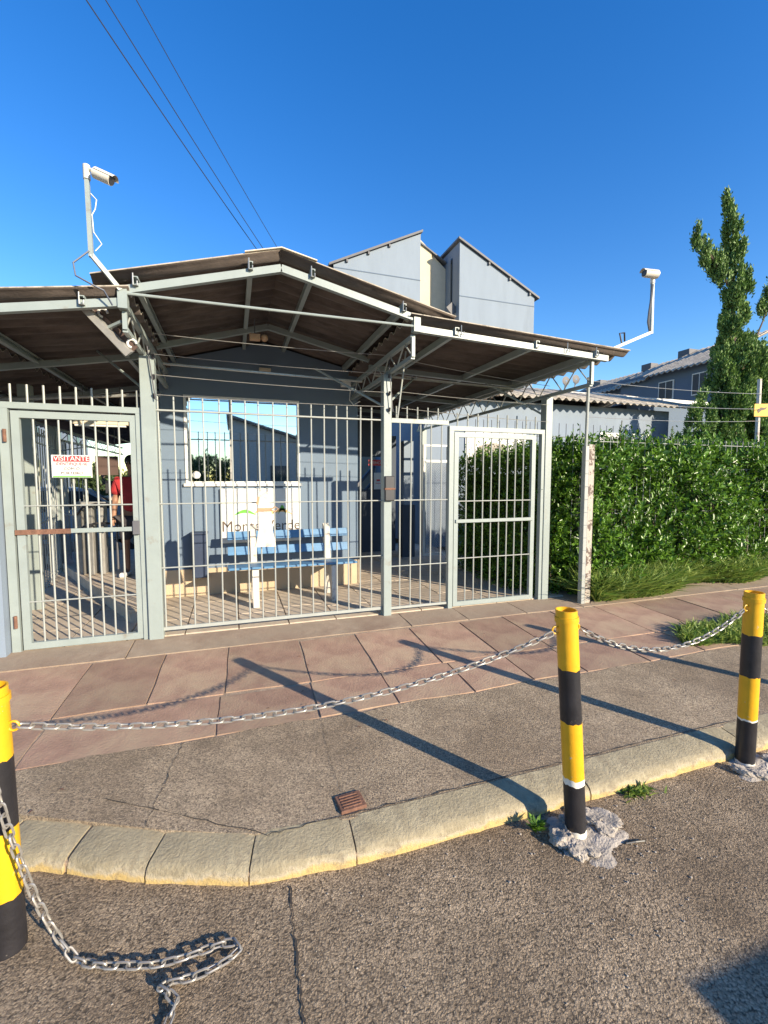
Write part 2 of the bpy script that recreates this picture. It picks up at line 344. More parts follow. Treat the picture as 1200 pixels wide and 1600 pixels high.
# concrete margin between flags and fence
xs2 = [-2.05, -0.85, 1.62, 2.25, 2.95, 3.7, 4.9, 6.2, 7.2]
for a, b_ in zip(xs2[:-1], xs2[1:]):
    slab([(a + .006, 3.955), (b_ - .006, 3.955), (b_ - .006, 4.33), (a + .006, 4.33)], M['sidec'], 'margin_slab', top=0.001, jit=0.004)
# kerb stones
kerb = empty('kerb', kind='structure')
def kerb_stone(i, x0=None):
    a = Vector((*K[i], 0)); b = Vector((*K[i+1], 0)); ai = Vector((*KI[i], 0)); bi = Vector((*KI[i+1], 0))
    d = (b - a).normalized(); gap = 0.005 if i > 5 else 0.011
    a = a + d*gap; b = b - d*gap*0.4; ai = ai + d*gap; bi = bi - d*gap*0.4
    c = (a + b + ai + bi) / 4; m = MB(); n = max(7, int((b - a).length/.055)); rows = []
    prof = [(0.0, -0.06), (0.002, 0.035), (0.014, 0.058), (0.032, 0.069), (0.09, 0.082), (0.163, 0.093), (0.163, -0.06)]
    for k in range(n + 1):
        t = k / n; p = a.lerp(b, t); q = ai.lerp(bi, t); nn = (q - p).normalized(); wob = random.uniform(-.007, .005)
        e = 0.006 if k in (0, n) else 0.0
        rows.append([m.bm.verts.new((p + nn * (w_ + (wob if j in (1, 2, 3) else 0)) - c) + Vector((0, 0, z - (e if 0 < j < 6 else 0) + (random.uniform(-.003, .002) if 0 < j < 5 else 0)))) for j, (w_, z) in enumerate(prof)])
    for k in range(n):
        for j in range(len(prof) - 1): m.bm.faces.new((rows[k][j], rows[k+1][j], rows[k+1][j+1], rows[k][j+1]))
    m.bm.faces.new(rows[0][::-1]); m.bm.faces.new(rows[-1])
    o = m.build('kerb_stone', M['kerb'], kerb, smooth=True, loc=(c.x, c.y, 0))
for i in range(len(K) - 1): kerb_stone(i)
# mortar filling between the stones
for i in range(1, len(K) - 1):
    a_ = Vector((*K[i], 0)); q_ = Vector((*KI[i], 0)); t_ = (Vector((*K[i+1], 0)) - Vector((*K[i-1], 0))).normalized() * .018; n_ = (q_ - a_).normalized() * .012
    MB().prism([tuple((p + n_ - t_)[:2]) if k < 1 else tuple((p + n_ + t_)[:2]) for p, k in ((a_, 0), (a_, 1))] + [tuple((q_ + t_)[:2]), tuple((q_ - t_)[:2])], -.05, lambda x, y, a_=a_, n_=n_: .036 + .045*min(1, max(0, (Vector((x, y, 0)) - a_).dot(n_.normalized())/.10))).build('joint_mortar', M['mortar'], kerb)
# cracks (thin dark lines a few mm above the surface)
def crack(pts, w, zf, parent_name='pavement_crack', seg=14):
    m = MB(); P = []
    for (a, b) in zip(pts[:-1], pts[1:]):
        for k in range(seg): P.append(Vector((a[0] + (b[0]-a[0])*k/seg + random.uniform(-1, 1)*.006, a[1] + (b[1]-a[1])*k/seg + random.uniform(-1, 1)*.006, 0)))
    for p, q in zip(P[:-1], P[1:]):
        d = (q - p).normalized(); n = Vector((-d.y, d.x, 0)); ww = w * random.uniform(.4, 1.3)
        m.bm.faces.new([m.bm.verts.new((v.x, v.y, zf(v.y) + 0.004)) for v in (p - n*ww, q - n*ww, q + n*ww, p + n*ww)])
    return m
crack([(0.175, 1.68), (0.165, 1.4), (0.16, 1.15), (0.2, 0.95)], 0.003, lambda y: 0.0).build('road_crack', M['crack'], kind='structure')
crack([(-0.30, 2.65), (-0.36, 2.3), (-0.40, 2.05)], 0.0015, gz).build('strip_crack', M['crack'], pav)
crack([(0.48, 2.6), (0.45, 2.2), (0.48, 1.9)], 0.001, gz).build('strip_crack', M['crack'], pav)
crack([(-0.6, 2.3), (0.1, 1.86), (0.44, 1.86), (1.0, 1.86), (1.7, 1.86), (2.4, 1.86), (3.2, 1.86)], 0.0022, lambda y: gz(y) + .001).build('kerb_joint', M['crack'], kerb)
# rusty drain cover in the strip
dc = empty('drain_cover', (0.485, 1.93, gz(1.93)), 0.08, 'small square rusty iron drain cover set behind the kerb', 'drain cover')
MB().box(-.062, .062, -.055, .055, -.02, 0.012, .003).build('plate', M['rust'], dc)
for k in range(-2, 3):
    MB().box(-.045, .045, k*.018 - .003, k*.018 + .003, 0.012, 0.0155).build('rib', M['rust'], dc)

# ------------------------------------------------------------ inner floor (patio)
patio = empty('patio', kind='structure')
MB().prism([(-2.9, 4.34), (4.0, 4.34), (4.0, 9.2), (-2.9, 9.2)], -0.1, GZ_IN - 0.012).build('slab_bed', M['mortar'], patio)
xs = np.arange(-2.8, 3.9, 0.47)
for xi in range(len(xs) - 1):
    y = 4.36 + (0.12 if xi % 2 else 0.0); first = True
    while y < 8.9:
        y0 = 4.36 if first else y; y1 = y + 0.47
        slab([(xs[xi] + .006, y0 + .006), (xs[xi+1] - .006, y0 + .006), (xs[xi+1] - .006, y1 - .006), (xs[xi] + .006, y1 - .006)], M['patio'], 'paving_slab', parent=patio, jit=0.003, zf=lambda yy: GZ_IN)
        first = False; y = y1
# raised platform left of the gatehouse
MB().prism([(-0.98, 4.85), (-0.80, 4.85), (-0.80, 9.4), (-3.2, 9.4)], 0.12, 0.30).build('raised_walkway', M['patio'], kind='structure')
MB().extr([(-0.985, 4.84, 0.30), (-3.205, 9.39, 0.30), (-3.205, 9.39, 0.33), (-0.985, 4.84, 0.33)], (0.04, 0.02, 0)).build('walkway_edge', M['patio'], kind='structure')

# ------------------------------------------------------------ corrugated sheets
PITCH = 0.177
def corr_mesh(x0, z0, x1, z1, waves, amp=0.022, th=0.008, mats=None, nx=2, spw=8, name='roof_sheet'):
    """origin at x0, y=0; waves repeat along y"""
    bm = bmesh.new(); ny = waves * spw
    def row(dz):
        return [[bm.verts.new((x0 + (x1-x0)*i/nx, j*PITCH/spw, z0 + (z1-z0)*i/nx + amp*math.cos(2*math.pi*j/spw) + dz)) for j in range(ny + 1)] for i in range(nx + 1)]
    T = row(th/2); B = row(-th/2)
    for i in range(nx):
        for j in range(ny):
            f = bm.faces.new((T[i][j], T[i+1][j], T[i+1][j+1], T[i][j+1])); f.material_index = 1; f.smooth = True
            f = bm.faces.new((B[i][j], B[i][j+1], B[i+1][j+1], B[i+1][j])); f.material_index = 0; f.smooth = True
    for i in range(nx):
        for j in (0, ny):
            f = bm.faces.new((T[i][j], T[i+1][j], B[i+1][j], B[i][j])); f.material_index = 1
    for j in range(ny):
        for i in (0, nx):
            f = bm.faces.new((T[i][j], T[i][j+1], B[i][j+1], B[i][j])); f.material_index = 1
    bmesh.ops.recalc_face_normals(bm, faces=bm.faces)
    me = bpy.data.meshes.new(name); bm.to_mesh(me); bm.free()
    for m in mats: me.materials.append(m)
    return me
YF, YB = 3.60, 8.2
YR = 3.66
canopy = empty('entrance_canopy', (1.49, 4.35, 0.15), 0, 'open gabled canopy of corrugated sheets on grey steel posts over the gates', 'canopy')
def loc_in(o): return (-1.49, -4.35, -0.15)
CO = Vector((-1.49, -4.35, -0.15))
def cadd(mb, name, mat, **k): return mb.build(name, mat, canopy, loc=CO, **k)
mats = [M['fibre'], M['fibre_pale']]
SL = [(0.39, 3.335, -0.89, 2.975, 6), (0.39, 3.335, 1.88, 3.005, 6), (-0.66, 2.925, -1.95, 2.73, 6), (-1.85, 2.725, -3.1, 2.53, 6), (1.46, 2.985, 3.86, 2.895, 6)]
for (x0, z0, x1, z1, wv) in SL:
    if x0 == -1.85: z0 -= 0.012; z1 -= 0.012
    me = corr_mesh(0, 0, x1 - x0, z1 - z0, wv, mats=mats)
    y = YF; k = 0
    while y < (13.2 if x0 < -.6 and x1 < -1 and x0 != .39 else YB):
        link('roof_sheet', me, canopy, loc=CO + Vector((x0, y, z0 + 0.006 * (k % 2)))); y += PITCH * 5.5 if False else PITCH * 5; k += 1
# ridge caps
for y in np.arange(YF - 0.02, YB, 0.9):
    m = MB()
    for sgn, sl in ((-1, 0.281), (1, 0.221)):
        m.extr([(0.39, y, 3.358), (0.39 + sgn*0.27, y, 3.362 - 0.27*sl), (0.39 + sgn*0.27, y, 3.370 - 0.27*sl), (0.39, y, 3.366)], (0, 0.87, 0))
    cadd(m, 'ridge_cap', M['cream'])
# rafters
def raf(y, w=0.045, h=0.055):
    segs = [((-3.0, 2.455), (-1.42, 2.72)), ((-1.42, 2.72), (-0.715, 2.845)), ((-0.70, 2.93), (0.39, 3.235)), ((0.39, 3.235), (1.52, 2.985)), ((1.52, 2.90), (3.62, 2.825))]
    for (a, b) in segs: cadd(MB().beam((a[0], y, a[1]), (b[0], y, b[1]), w, h), 'rafter', M['steel'])
for y in (YR, 5.05, 6.5, 7.95): raf(y)
# joint plates
for x, z0, z1 in ((-0.705, 2.80, 2.95), (1.525, 2.87, 3.0)):
    cadd(MB().box(x - .03, x + .03, YR - .035, YR + .035, z0, z1), 'joint_plate', M['steel'])
# purlins: C channels
def purlin(x, zt, y0=YR - 0.045, y1=YB):
    m = MB(); w, h, t = 0.038, 0.062, 0.006
    m.box(x - w/2, x - w/2 + t, y0, y1, zt - h, zt); m.box(x - w/2 + t, x + w/2, y0, y1, zt - t, zt); m.box(x - w/2 + t, x + w/2, y0, y1, zt - h, zt - h + t)
    m.box(x + w/2 - t, x + w/2, y0, y1, zt - h + t, zt - h + .016); m.box(x + w/2 - t, x + w/2, y0, y1, zt - .016, zt - t)
    cadd(m, 'purlin', M['steel'])
for x in (-0.62, 0.16): purlin(x, 3.335 + (x - 0.39) * 0.281 - 0.028)
for x in (0.63, 1.40): purlin(x, 3.335 - (x - 0.39) * 0.221 - 0.028)
for x in (-0.95, -1.7, -2.5): purlin(x, 2.925 + (x + 0.66) * 0.151 - 0.030, y1=13.3)
for x in (1.90, 2.75, 3.45): purlin(x, 2.985 - (x - 1.46) * 0.0375 - 0.028)
# longitudinal lattice girders carried by the posts
def girder(x, zt, zb, y0=YR + 0.03, y1=YB):
    g = bpy.data.objects.new('lattice_girder', MB().beam((x, y0, zt), (x, y1, zt), .04).mesh('lattice_girder', M['steel'])); COL.objects.link(g); g.parent = canopy; g.location = CO
    MB().beam((x, y0, zb), (x, y1, zb), .035).build('bottom_chord', M['steel'], g)
    MB().beam((x, y0, zb), (x, y0, zt), .03).build('end_strut', M['steel'], g)
    n = 11; ys = np.linspace(y0, y1, 2*n + 1)
    for i in range(2*n):
        a, b = ((zb, zt) if i % 2 == 0 else (zt, zb)); MB().rod((x, ys[i], a), (x, ys[i+1], b), .007, 6).build('web_rod', M['bar'], g)
girder(-0.705, 2.84, 2.67); girder(1.51, 2.84, 2.67); girder(3.46, 2.79, 2.565); girder(-2.75, 2.44, 2.27, y1=13.4)
# posts
def post(x, y, w, d, z0, z1, name='post'):
    m = MB(); m.box(x - w/2, x + w/2, y - d/2, y + d/2, z0, z1, .004); return cadd(m, name, M['steel'])
post(-0.675, 4.35, .115, .11, .12, 2.655); post(1.49, 4.35, .085, .10, .12, 2.655); post(3.46, 4.36, .09, .10, .12, 2.55)
post(-2.06, 5.75, .11, .11, .12, 2.6); post(-2.55, 8.0, .1, .1, .12, 2.4); post(1.75, 7.9, .09, .09, .12, 2.7); post(3.46, 7.9, .09, .09, .12, 2.55)
# slanted struts from posts up to the rafters
for x, dx in ((-0.675, -0.5), (1.49, -0.62), (1.49, 0.55), (3.46, -0.5)):
    cadd(MB().rod((x, 4.40, 2.35), (x + dx, 4.9, 2.80), .012, 6), 'strut', M['steel'])
cadd(MB().rod((-0.70, YR - .02, 2.905), (1.52, YR - .02, 2.915), .011, 8), 'tie_rod', M['steel'])
for x0, x1, y in ((1.55, 3.4, 4.9), (-0.65, 1.45, 5.1)):
    cadd(MB().rod((x0, y, 2.78), (x1, y, 2.745), .014, 6), 'conduit', M['galv'])
cadd(MB().rod((-2.6, 5.4, 2.35), (-0.72, 5.4, 2.52), .018, 8), 'conduit', M['galv'])
# a row of hook bolts clamps along the front
for x, z in ((-0.62, 3.03), (0.16, 3.25), (0.63, 3.26), (1.40, 3.09), (1.95, 2.95), (3.1, 2.91), (-0.95, 2.86), (3.45, 2.90)):
    cadd(MB().tube([(x - .012, YR - .05, z + .01), (x - .012, YR - .05, z - .07), (x + .014, YR - .05, z - .07), (x + .014, YR - .05, z - .04)], .0045, 5), 'hook_bolt', M['galv'])

# ------------------------------------------------------------ gatehouse
gh = empty('gatehouse', (0.4, 5.8, 0.2), 0, 'blue grey gatehouse with a reflective window and tan plinth under the canopy', 'gatehouse')
GO = Vector((-0.4, -5.8, -0.2))
def gadd(mb, name, mat, parent=gh, **k): return mb.build(name, mat, parent, loc=GO if parent is gh else None, **k)
wx0, wx1, wz0, wz1 = -0.535, 0.815, 1.555, 2.60
X0, X1, YW, YE = -0.79, 1.585, 5.8, 8.15
def rooflow(x): return (3.335 + (x - 0.39) * 0.281 if x < 0.39 else 3.335 - (x - 0.39) * 0.221) - 0.05
m = MB()
m.box(X0, wx0, YW, YW + .14, .1, 2.6); m.box(wx1, X1, YW, YW + .14, .1, 2.6); m.box(wx0, wx1, YW, YW + .14, .1, wz0)
m.extr([(X0, YW, 2.6), (X1, YW, 2.6), (X1, YW, rooflow(X1)), (.39, YW, rooflow(.39)), (X0, YW, rooflow(X0))], (0, .14, 0))
gadd(m, 'front_wall', M['blue'])
gadd(MB().box(X0, X0 + .14, YW + .14, YE, .1, 2.9), 'side_wall', M['blue']); gadd(MB().box(X1 - .14, X1, YW + .14, YE, .1, 2.9), 'side_wall', M['blue'])
gadd(MB().box(X0, X1, YE, YE + .14, .1, 2.9), 'back_wall', M['blue'])
gadd(MB().box(X0 - .012, X1 + .012, YW - .018, YW - .001, .15, .525), 'plinth', M['tan'])
gadd(MB().box(X1 + .001, X1 + .014, YW, YE, .15, .525), 'plinth', M['tan'])
gadd(MB().box(X0 + .14, X1 - .14, YW + .6, YW + .64, .2, 2.8), 'inner_partition', M['dgrey'])
win = link('window', MB().box(wx0, wx1, YW - .012, YW + .05, wz0, wz0 + .028).box(wx0, wx1, YW - .012, YW + .05, wz1 - .028, wz1).box(wx0, wx0 + .028, YW - .012, YW + .05, wz0 + .028, wz1 - .028).box(wx1 - .028, wx1, YW - .012, YW + .05, wz0 + .028, wz1 - .028).mesh('window', M['white']), gh, loc=GO)
xm = -0.02
MB().box(wx0 + .028, xm, YW + .008, YW + .013, wz0 + .028, wz1 - .028).build('pane', M['mirror'], win)
MB().box(xm, wx1 - .028, YW + .024, YW + .029, wz0 + .028, wz1 - .028).build('pane', M['mirror'], win)
MB().box(xm - .012, xm + .012, YW + .002, YW + .036, wz0 + .028, wz1 - .028).build('sash_bar', M['lum'], win)
MB().box(wx0 - .02, wx1 + .02, YW - .035, YW - .013, wz0 - .03, wz0 + .002).build('sill', M['white'], win)
gadd(MB().rod((wx0 + .12, YW - .022, 1.66), (wx0 + .12, YW - .014, 1.66), .045, 20), 'speech_grille', M['white'])
# name board on the wall
def text_mesh(s, size, mat, ext=0.0015, font_w=1.0):
    c = bpy.data.curves.new('t', 'FONT'); c.body = s; c.size = size; c.extrude = ext; c.align_x = 'CENTER'; c.align_y = 'CENTER'; c.resolution_u = 3; c.offset = 0.0
    o = bpy.data.objects.new('t', c); COL.objects.link(o); dg = bpy.context.evaluated_depsgraph_get()
    me = bpy.data.meshes.new_from_object(o.evaluated_get(dg)); bpy.data.objects.remove(o)
    me.materials.clear(); me.materials.append(mat); return me
nb = empty('name_board', (0.33, 5.785, 1.16), 0, 'white name board lettered Monte Verde on the gatehouse wall below its window', 'sign')
MB().box(-.485, .485, -.02, .01, -.335, .335, .003).build('board', M['white'], nb)
me = text_mesh('Monte Verde', 0.185, M['text'], 0.001)
o = link('lettering', me, nb, loc=(0, -.0225, -.135), rot=(R(90), 0, 0)); o.scale = (0.96, 1, 1)
def hill(x0, x1, h, mat, name, z=0.0):
    n = 16; up = [(x0 + (x1-x0)*i/n, -.0215, z + h*math.sin(math.pi*i/n)) for i in range(n+1)]; lo = [(x0 + (x1-x0)*i/n, -.0215, z + h*0.45*math.sin(math.pi*i/n)) for i in range(n, -1, -1)]
    MB().extr(up + lo[1:-1], (0, -.002, 0)).build(name, mat, nb)
hill(-.34, -.06, .075, M['green'], 'hill_emblem'); hill(-.10, .16, .105, M['orange'], 'hill_emblem', 0.01); hill(.10, .38, .085, M['orange'], 'hill_emblem'); hill(.20, .30, .12, M['green'], 'hill_emblem', .004)
# bin on the wall
bn = empty('wall_bin', (-0.395, 5.70, .44), 0, 'dark navy litter bin hung on the gatehouse wall left of the bench', 'bin')
MB().box(-.085, .085, -.075, .075, 0, .52, .012).build('bucket', M['bin'], bn); MB().box(-.095, .095, -.085, .078, .52, .545, .006).build('lid', M['bin'], bn)

# ------------------------------------------------------------ bench
bench = empty('park_bench', (0.66, 5.25, GZ_IN), 0, 'blue slatted bench on white concrete supports against the gatehouse wall', 'bench')
def slat(x0, x1, y, z, w, t, tilt):
    o = MB().box(x0, x1, -w/2, w/2, -t/2, t/2, .004).build('slat', M['bench'], bench, loc=(0, y, z), rot=(tilt, 0, 0))
for i, y in enumerate((-.19, -.085, .02, .125)): slat(-.74, .70, y, .435 - .008*i, .092, .025, -.06)
for z in (.57, .745): slat(-.74, .70, .215 + (z - .57)*.22, z, .10, .025, R(78))
for x in (-.45, .43):
    pr_ = [(-.245, 0), (-.15, 0), (-.135, .14), (-.05, .27), (.05, .27), (.13, .14), (.15, 0), (.25, 0), (.235, .25), (.24, .42), (.325, .84), (.285, .86), (.215, .82), (.16, .415), (-.22, .415), (-.235, .25)]
    MB().extr([(x - .035, y, z) for y, z in pr_], (.07, 0, 0)).build('support', M['wconc'], bench)

# ------------------------------------------------------------ front fence panels and gates (plane y = 4.35)
def fence(name, x0, x1, label, cat, bars, zb, zt, zr, rails, group=None, frame=None, header=None, spikes=None, fy=4.35, hinge=None, bar_top=None):
    root = empty(name, (x0, fy, GZ_IN), 0, label, cat, group)
    L = lambda x, z: (x - x0, 0, z - GZ_IN)
    me = MB().rod((0, 0, 0), (0, 0, 1), .0072, 6).mesh('bar', M['bar'], smooth=True)
    for x in bars:
        o = link('bar', me, root, loc=L(x, zb)); o.scale = (1, 1, zr - zb)
        o.rotation_euler = (random.uniform(-.006, .006), random.uniform(-.006, .006), 0)
    for z, r in rails: MB().rod((0, -.009, 0), (x1 - x0, -.009, 0), r, 6).build('rail', M['bar'], root, loc=(0, 0, z - GZ_IN))
    return root
bars = [-0.60 + i * 0.1205 for i in range(17)]
f1 = fence('barred_fence', -0.62, 1.445, 'wide barred steel panel between the two tall canopy posts', 'fence', bars, .27, 2.2, 2.325, [(2.205, .009), (1.39, .006), (.82, .006)])
MB().box(0, 2.06, -.012, .012, -.008, .022).build('bottom_rail', M['bar'], f1, loc=(0, 0, .06))
bars = [1.64 + i * 0.1175 for i in range(5)]
f2 = fence('barred_fence', 1.535, 2.19, 'narrow barred steel panel between middle post and right gate', 'fence', bars, .24, 2.2, 2.20, [(1.39, .006), (.70, .006)])
MB().box(0, .655, -.012, .012, -.006, .018).build('bottom_rail', M['bar'], f2, loc=(0, 0, .05))
MB().box(0, .655, -.018, .018, 0, .045).build('top_rail', M['steel'], f2, loc=(0, 0, 1.985))
me = MB().rod((0, 0, 0), (0, 0, .125), .0072, 6).mesh('spike', M['bar'])
for x in [1.60 + i*.1175 for i in range(5)]: link('spike', me, f2, loc=(x - 1.535, 0, 2.03))
# electric padlock box taped on the post beside panel 2
bx = empty('lock_box', (1.50, 4.285, 1.52), 0, 'dark lock box strapped on the middle post', 'lock')
MB().box(-.05, .05, -.03, .01, -.13, .12, .006).build('casing', M['dark'], bx); MB().box(-.056, .056, -.034, .012, -.02, .0, .002).build('band', M['rust'], bx)
# frames
def frame_gate(name, x0, x1, zb, zt, w, label, cat, nb_, rails, mid, header_z, spike_xs, post_w=.05, mid_rust=False, px0=None, px1=None):
    root = empty(name, (x0, 4.35, GZ_IN), 0, label, cat)
    o = (-x0, 0, -GZ_IN)
    leaf = MB(); 
    leaf.box(x0, x0 + w, -.02, .02, zb, zt); leaf.box(x1 - w, x1, -.02, .02, zb, zt); leaf.box(x0 + w, x1 - w, -.02, .02, zb, zb + w); leaf.box(x0 + w, x1 - w, -.02, .02, zt - w, zt)
    leaf.build('frame', M['steel'], root, loc=o)
    me = MB().rod((0, 0, 0), (0, 0, zt - zb - 2*w), .0075, 6).mesh('bar', M['bar'])
    for i in range(nb_): link('bar', me, root, loc=(w + (x1 - x0 - 2*w) * (i + 1) / (nb_ + 1), 0, zb + w - GZ_IN))
    for z, r in rails: MB().rod((x0 + w, -.011, z), (x1 - w, -.011, z), r, 6).build('rail', M['bar'], root, loc=o)
    if mid_rust:
        xm_ = x0 + .42 * (x1 - x0)
        MB().box(x0 - .01, xm_, -.034, -.021, mid - .022, mid + .018).build('middle_rail', M['rust'], root, loc=o, label='rusty half of the middle rail')
        MB().box(xm_ + .001, x1 - .004, -.034, -.021, mid - .018, mid + .018).build('middle_rail', M['steel'], root, loc=o)
    else: MB().box(x0 + .02, x1 - .02, -.034, -.021, mid - .02, mid + .016).build('middle_rail', M['steel'], root, loc=o)
    return root
g1 = frame_gate('barred_gate', -1.66, -0.77, .205, 2.15, .055, 'grey framed pedestrian gate left of the tall post, carrying the visitor notice', 'gate', 8, [(1.39, .006), (.60, .006)], 1.18, 2.2, [], mid_rust=True)
for z in (.45, 1.95):
    MB().rod((-.035, -.045, z - GZ_IN - .05), (-.035, -.045, z - GZ_IN + .05), .013, 8).build('hinge', M['rust'], g1)
MB().box(.83, .885, -.05, -.022, .93, 1.05, .004).build('lock_case', M['dgrey'], g1)
g2 = frame_gate('barred_gate', 2.26, 3.30, .21, 2.11, .05, 'grey framed pedestrian gate in front of the inner hedge', 'gate', 8, [(1.37, .006), (.74, .006)], 1.155, 2.2, [])
# gate portals (posts and header with spikes)
def portal(x0, x1, zt, w, label, sp, z0=.16):
    root = empty('gate_portal', (x0, 4.35, .16), 0, label, 'gate frame'); o = (-x0, 0, -.16)
    MB().box(x0, x0 + w, -.03, .03, z0, zt).build('jamb', M['steel'], root, loc=o); MB().box(x1 - w*.7, x1, -.03, .03, z0, zt).build('jamb', M['steel'], root, loc=o)
    MB().box(x0, x1, -.03, .03, zt + .001, zt + .05).build('header', M['steel'], root, loc=o)
    me = MB().rod((0, 0, 0), (0, 0, .145), .0085, 6).mesh('spike', M['bar'])
    for x in sp: link('spike', me, root, loc=(x - x0, 0, zt + .051 - .16))
    return root
portal(-1.735, -0.735, 2.165, .06, 'spiked steel frame around the gate with the visitor notice', [-1.66 + i * .112 for i in range(9)])
portal(2.195, 3.41, 2.125, .052, 'spiked steel frame around the gate by the hedge', [2.3 + i * .125 for i in range(9)])
# side panel running back from the left post
sp = empty('side_fence', (-0.715, 4.42, GZ_IN), 0, 'short barred panel running back from the left post to the gatehouse', 'fence')
me = MB().rod((0, 0, 0), (0, 0, 1.98), .0072, 6).mesh('bar', M['bar'])
for i in range(7): link('bar', me, sp, loc=(0, .02 + i * .1, .06))
for z in (.06, 1.93): MB().beam((0, 0, z), (0, .66, z), .02).build('rail', M['steel'], sp)
for z in (.62, 1.19): MB().rod((.006, 0, z), (.006, .66, z), .005, 6).build('rail', M['bar'], sp)
MB().box(-.02, .02, .64, .68, 0, 2.0).build('end_post', M['steel'], sp)
# inner fence on the left along the passage
def side_run(name, a, b, zb, zt, n, label, rails=(.1, .9, 1.9)):
    a = Vector(a); b = Vector(b); root = empty(name, (a.x, a.y, GZ_IN - .04), 0, label, 'fence'); d = b - a
    me = MB().rod((0, 0, 0), (0, 0, zt - zb), .0075, 6).mesh('bar', M['bar'])
    for i in range(n): p = d * (i / (n - 1)); link('bar', me, root, loc=(p.x, p.y, zb))
    for z in rails: MB().rod((0, 0, z), (d.x, d.y, z), .009, 6).build('rail', M['bar'], root)
    return root
side_run('passage_fence', (-2.16, 4.45, 0), (-2.14, 5.66, 0), .05, 2.1, 12, 'barred fence along the entry passage in front of its thick post')
side_run('passage_fence', (-2.14, 5.84, 0), (-2.75, 9.2, 0), .05, 2.1, 22, 'barred fence along the entry passage behind its thick post')
side_run('platform_fence', (-1.95, 7.3, 0), (-2.9, 8.9, 0), .2, 2.0, 11, 'barred screen standing at the edge of the raised walkway')

# visitor notice on the left gate
vs = empty('visitor_notice', (-1.255, 4.318, 1.712), 0, 'white red and green visitor notice wired to the left gate', 'sign')
MB().box(-.142, .142, -.003, .003, -.092, .092, .001).build('panel', M['white'], vs)
MB().box(-.128, .128, -.0052, -.0032, .038, .086).build('red_band', M['red'], vs)
MB().box(-.134, .134, -.0052, -.0032, -.089, -.079).build('green_band', M['green'], vs)
for s_, sz, z, mt, fx in (('VISITANTE', .053, .062, M['white'], 1.0), ('IDENTIFIQUE-SE', .034, .019, M['redcloth'], .92), ('COM O', .033, -.019, M['text'], 1), ('PORTEIRO', .033, -.056, M['text'], 1)):
    o = link('lettering', text_mesh(s_, sz, mt, .0006), vs, loc=(0, -.0065, z), rot=(R(90), 0, 0)); o.scale = (fx, 1, 1)
# white box strapped to fence
wb = empty('white_strapped_box', (0.275, 4.325, .975), 0, 'tall white tapered box strapped to the fence bars before the bench', 'box')
MB().extr([(-.10, -.04, 0), (.095, -.04, 0), (.085, -.04, .07), (.062, -.04, .16), (.052, -.04, .50), (.03, -.04, .52), (.0, -.04, .505), (-.03, -.04, .53), (-.062, -.04, .50), (-.062, -.04, .16), (-.08, -.04, .05)], (0, .035, 0)).build('casing', M['wconc'], wb)
MB().box(-.07, .06, -.048, .0, .335, .365, .002).build('strap', M['sand'], wb); MB().beam((-.07, -.045, .40), (-.055, -.045, .47), .02, .02).build('clip', M['sand'], wb)
MB().tube([(.05, -.045, .35), (.09, -.05, .375), (.12, -.045, .355), (.09, -.05, .33), (.05, -.045, .345)], .006, 5).build('strap_end', M['sand'], wb)

# blue boundary wall at the far left with a doorphone
bw = empty('boundary_wall', (-2.2, 4.3, 0), 0, 'blue rendered wall at the left edge beside the gate', 'wall')
MB().box(-.75, .455, -.06, .12, 0.05, 2.12).build('wall_face', M['blue_pale'], bw)
ic = empty('door_phone', (-1.80, 4.225, 1.72), 0, 'grey wall mounted door phone at the left edge', 'intercom')
MB().box(-.04, .075, -.02, .015, -.10, .10, .012).build('body', M['dgrey'], ic); MB().tube([(.035, -.03, .07), (.05, -.05, .03), (.05, -.05, -.04), (.035, -.03, -.075)], .014, 8).build('handset', M['dark'], ic, smooth=True)

# ------------------------------------------------------------ electric fence on the posts
ef = empty('electric_fence', (-0.62, 4.29, 2.25), 0, 'thin electric security wires strung between the canopy posts above the fence', 'electric fence')
def sagwire(a, b, sag, r, n=10):
    a = Vector(a); b = Vector(b); return MB().tube([a.lerp(b, i/n) - Vector((0, 0, sag * 4 * (i/n) * (1 - i/n))) for i in range(n+1)], r, 5)
EO = (.62, -4.29, -2.25)
for z0, z1 in ((2.83, 2.83), (2.66, 2.65), (2.49, 2.47), (2.325, 2.33)):
    sagwire((-.61, 4.27, z0), (1.45, 4.27, z1), .012, .0028).build('wire', M['galv'], ef, loc=EO)
for z0, z1 in ((2.80, 2.66), (2.64, 2.60), (2.48, 2.45), (2.32, 2.26)):
    sagwire((1.62, 4.25, z0), (3.42, 4.27, z1), .012, .0028).build('wire', M['galv'], ef, loc=EO)
for z in (2.80, 2.66, 2.49, 2.33):
    MB().rod((-.62, 4.27, z), (-.62, 4.29, z - .03), .012, 8).build('insulator', M['dark'], ef, loc=EO)
    MB().rod((1.50, 4.27, z - .01), (1.50, 4.29, z - .04), .012, 8).build('insulator', M['dark'], ef, loc=EO)
MB().rod((-.66, 4.27, 2.72), (-.61, 4.265, 2.28), .005, 6).build('carrier_rod', M['dgrey'], ef, loc=EO)
MB().rod((1.49, 4.26, 2.74), (1.53, 4.26, 2.28), .005, 6).build('carrier_rod', M['dgrey'], ef, loc=EO)
MB().rod((1.66, 4.24, 2.88), (1.58, 4.26, 2.22), .008, 6).build('carrier_rod', M['bar'], ef, loc=EO)
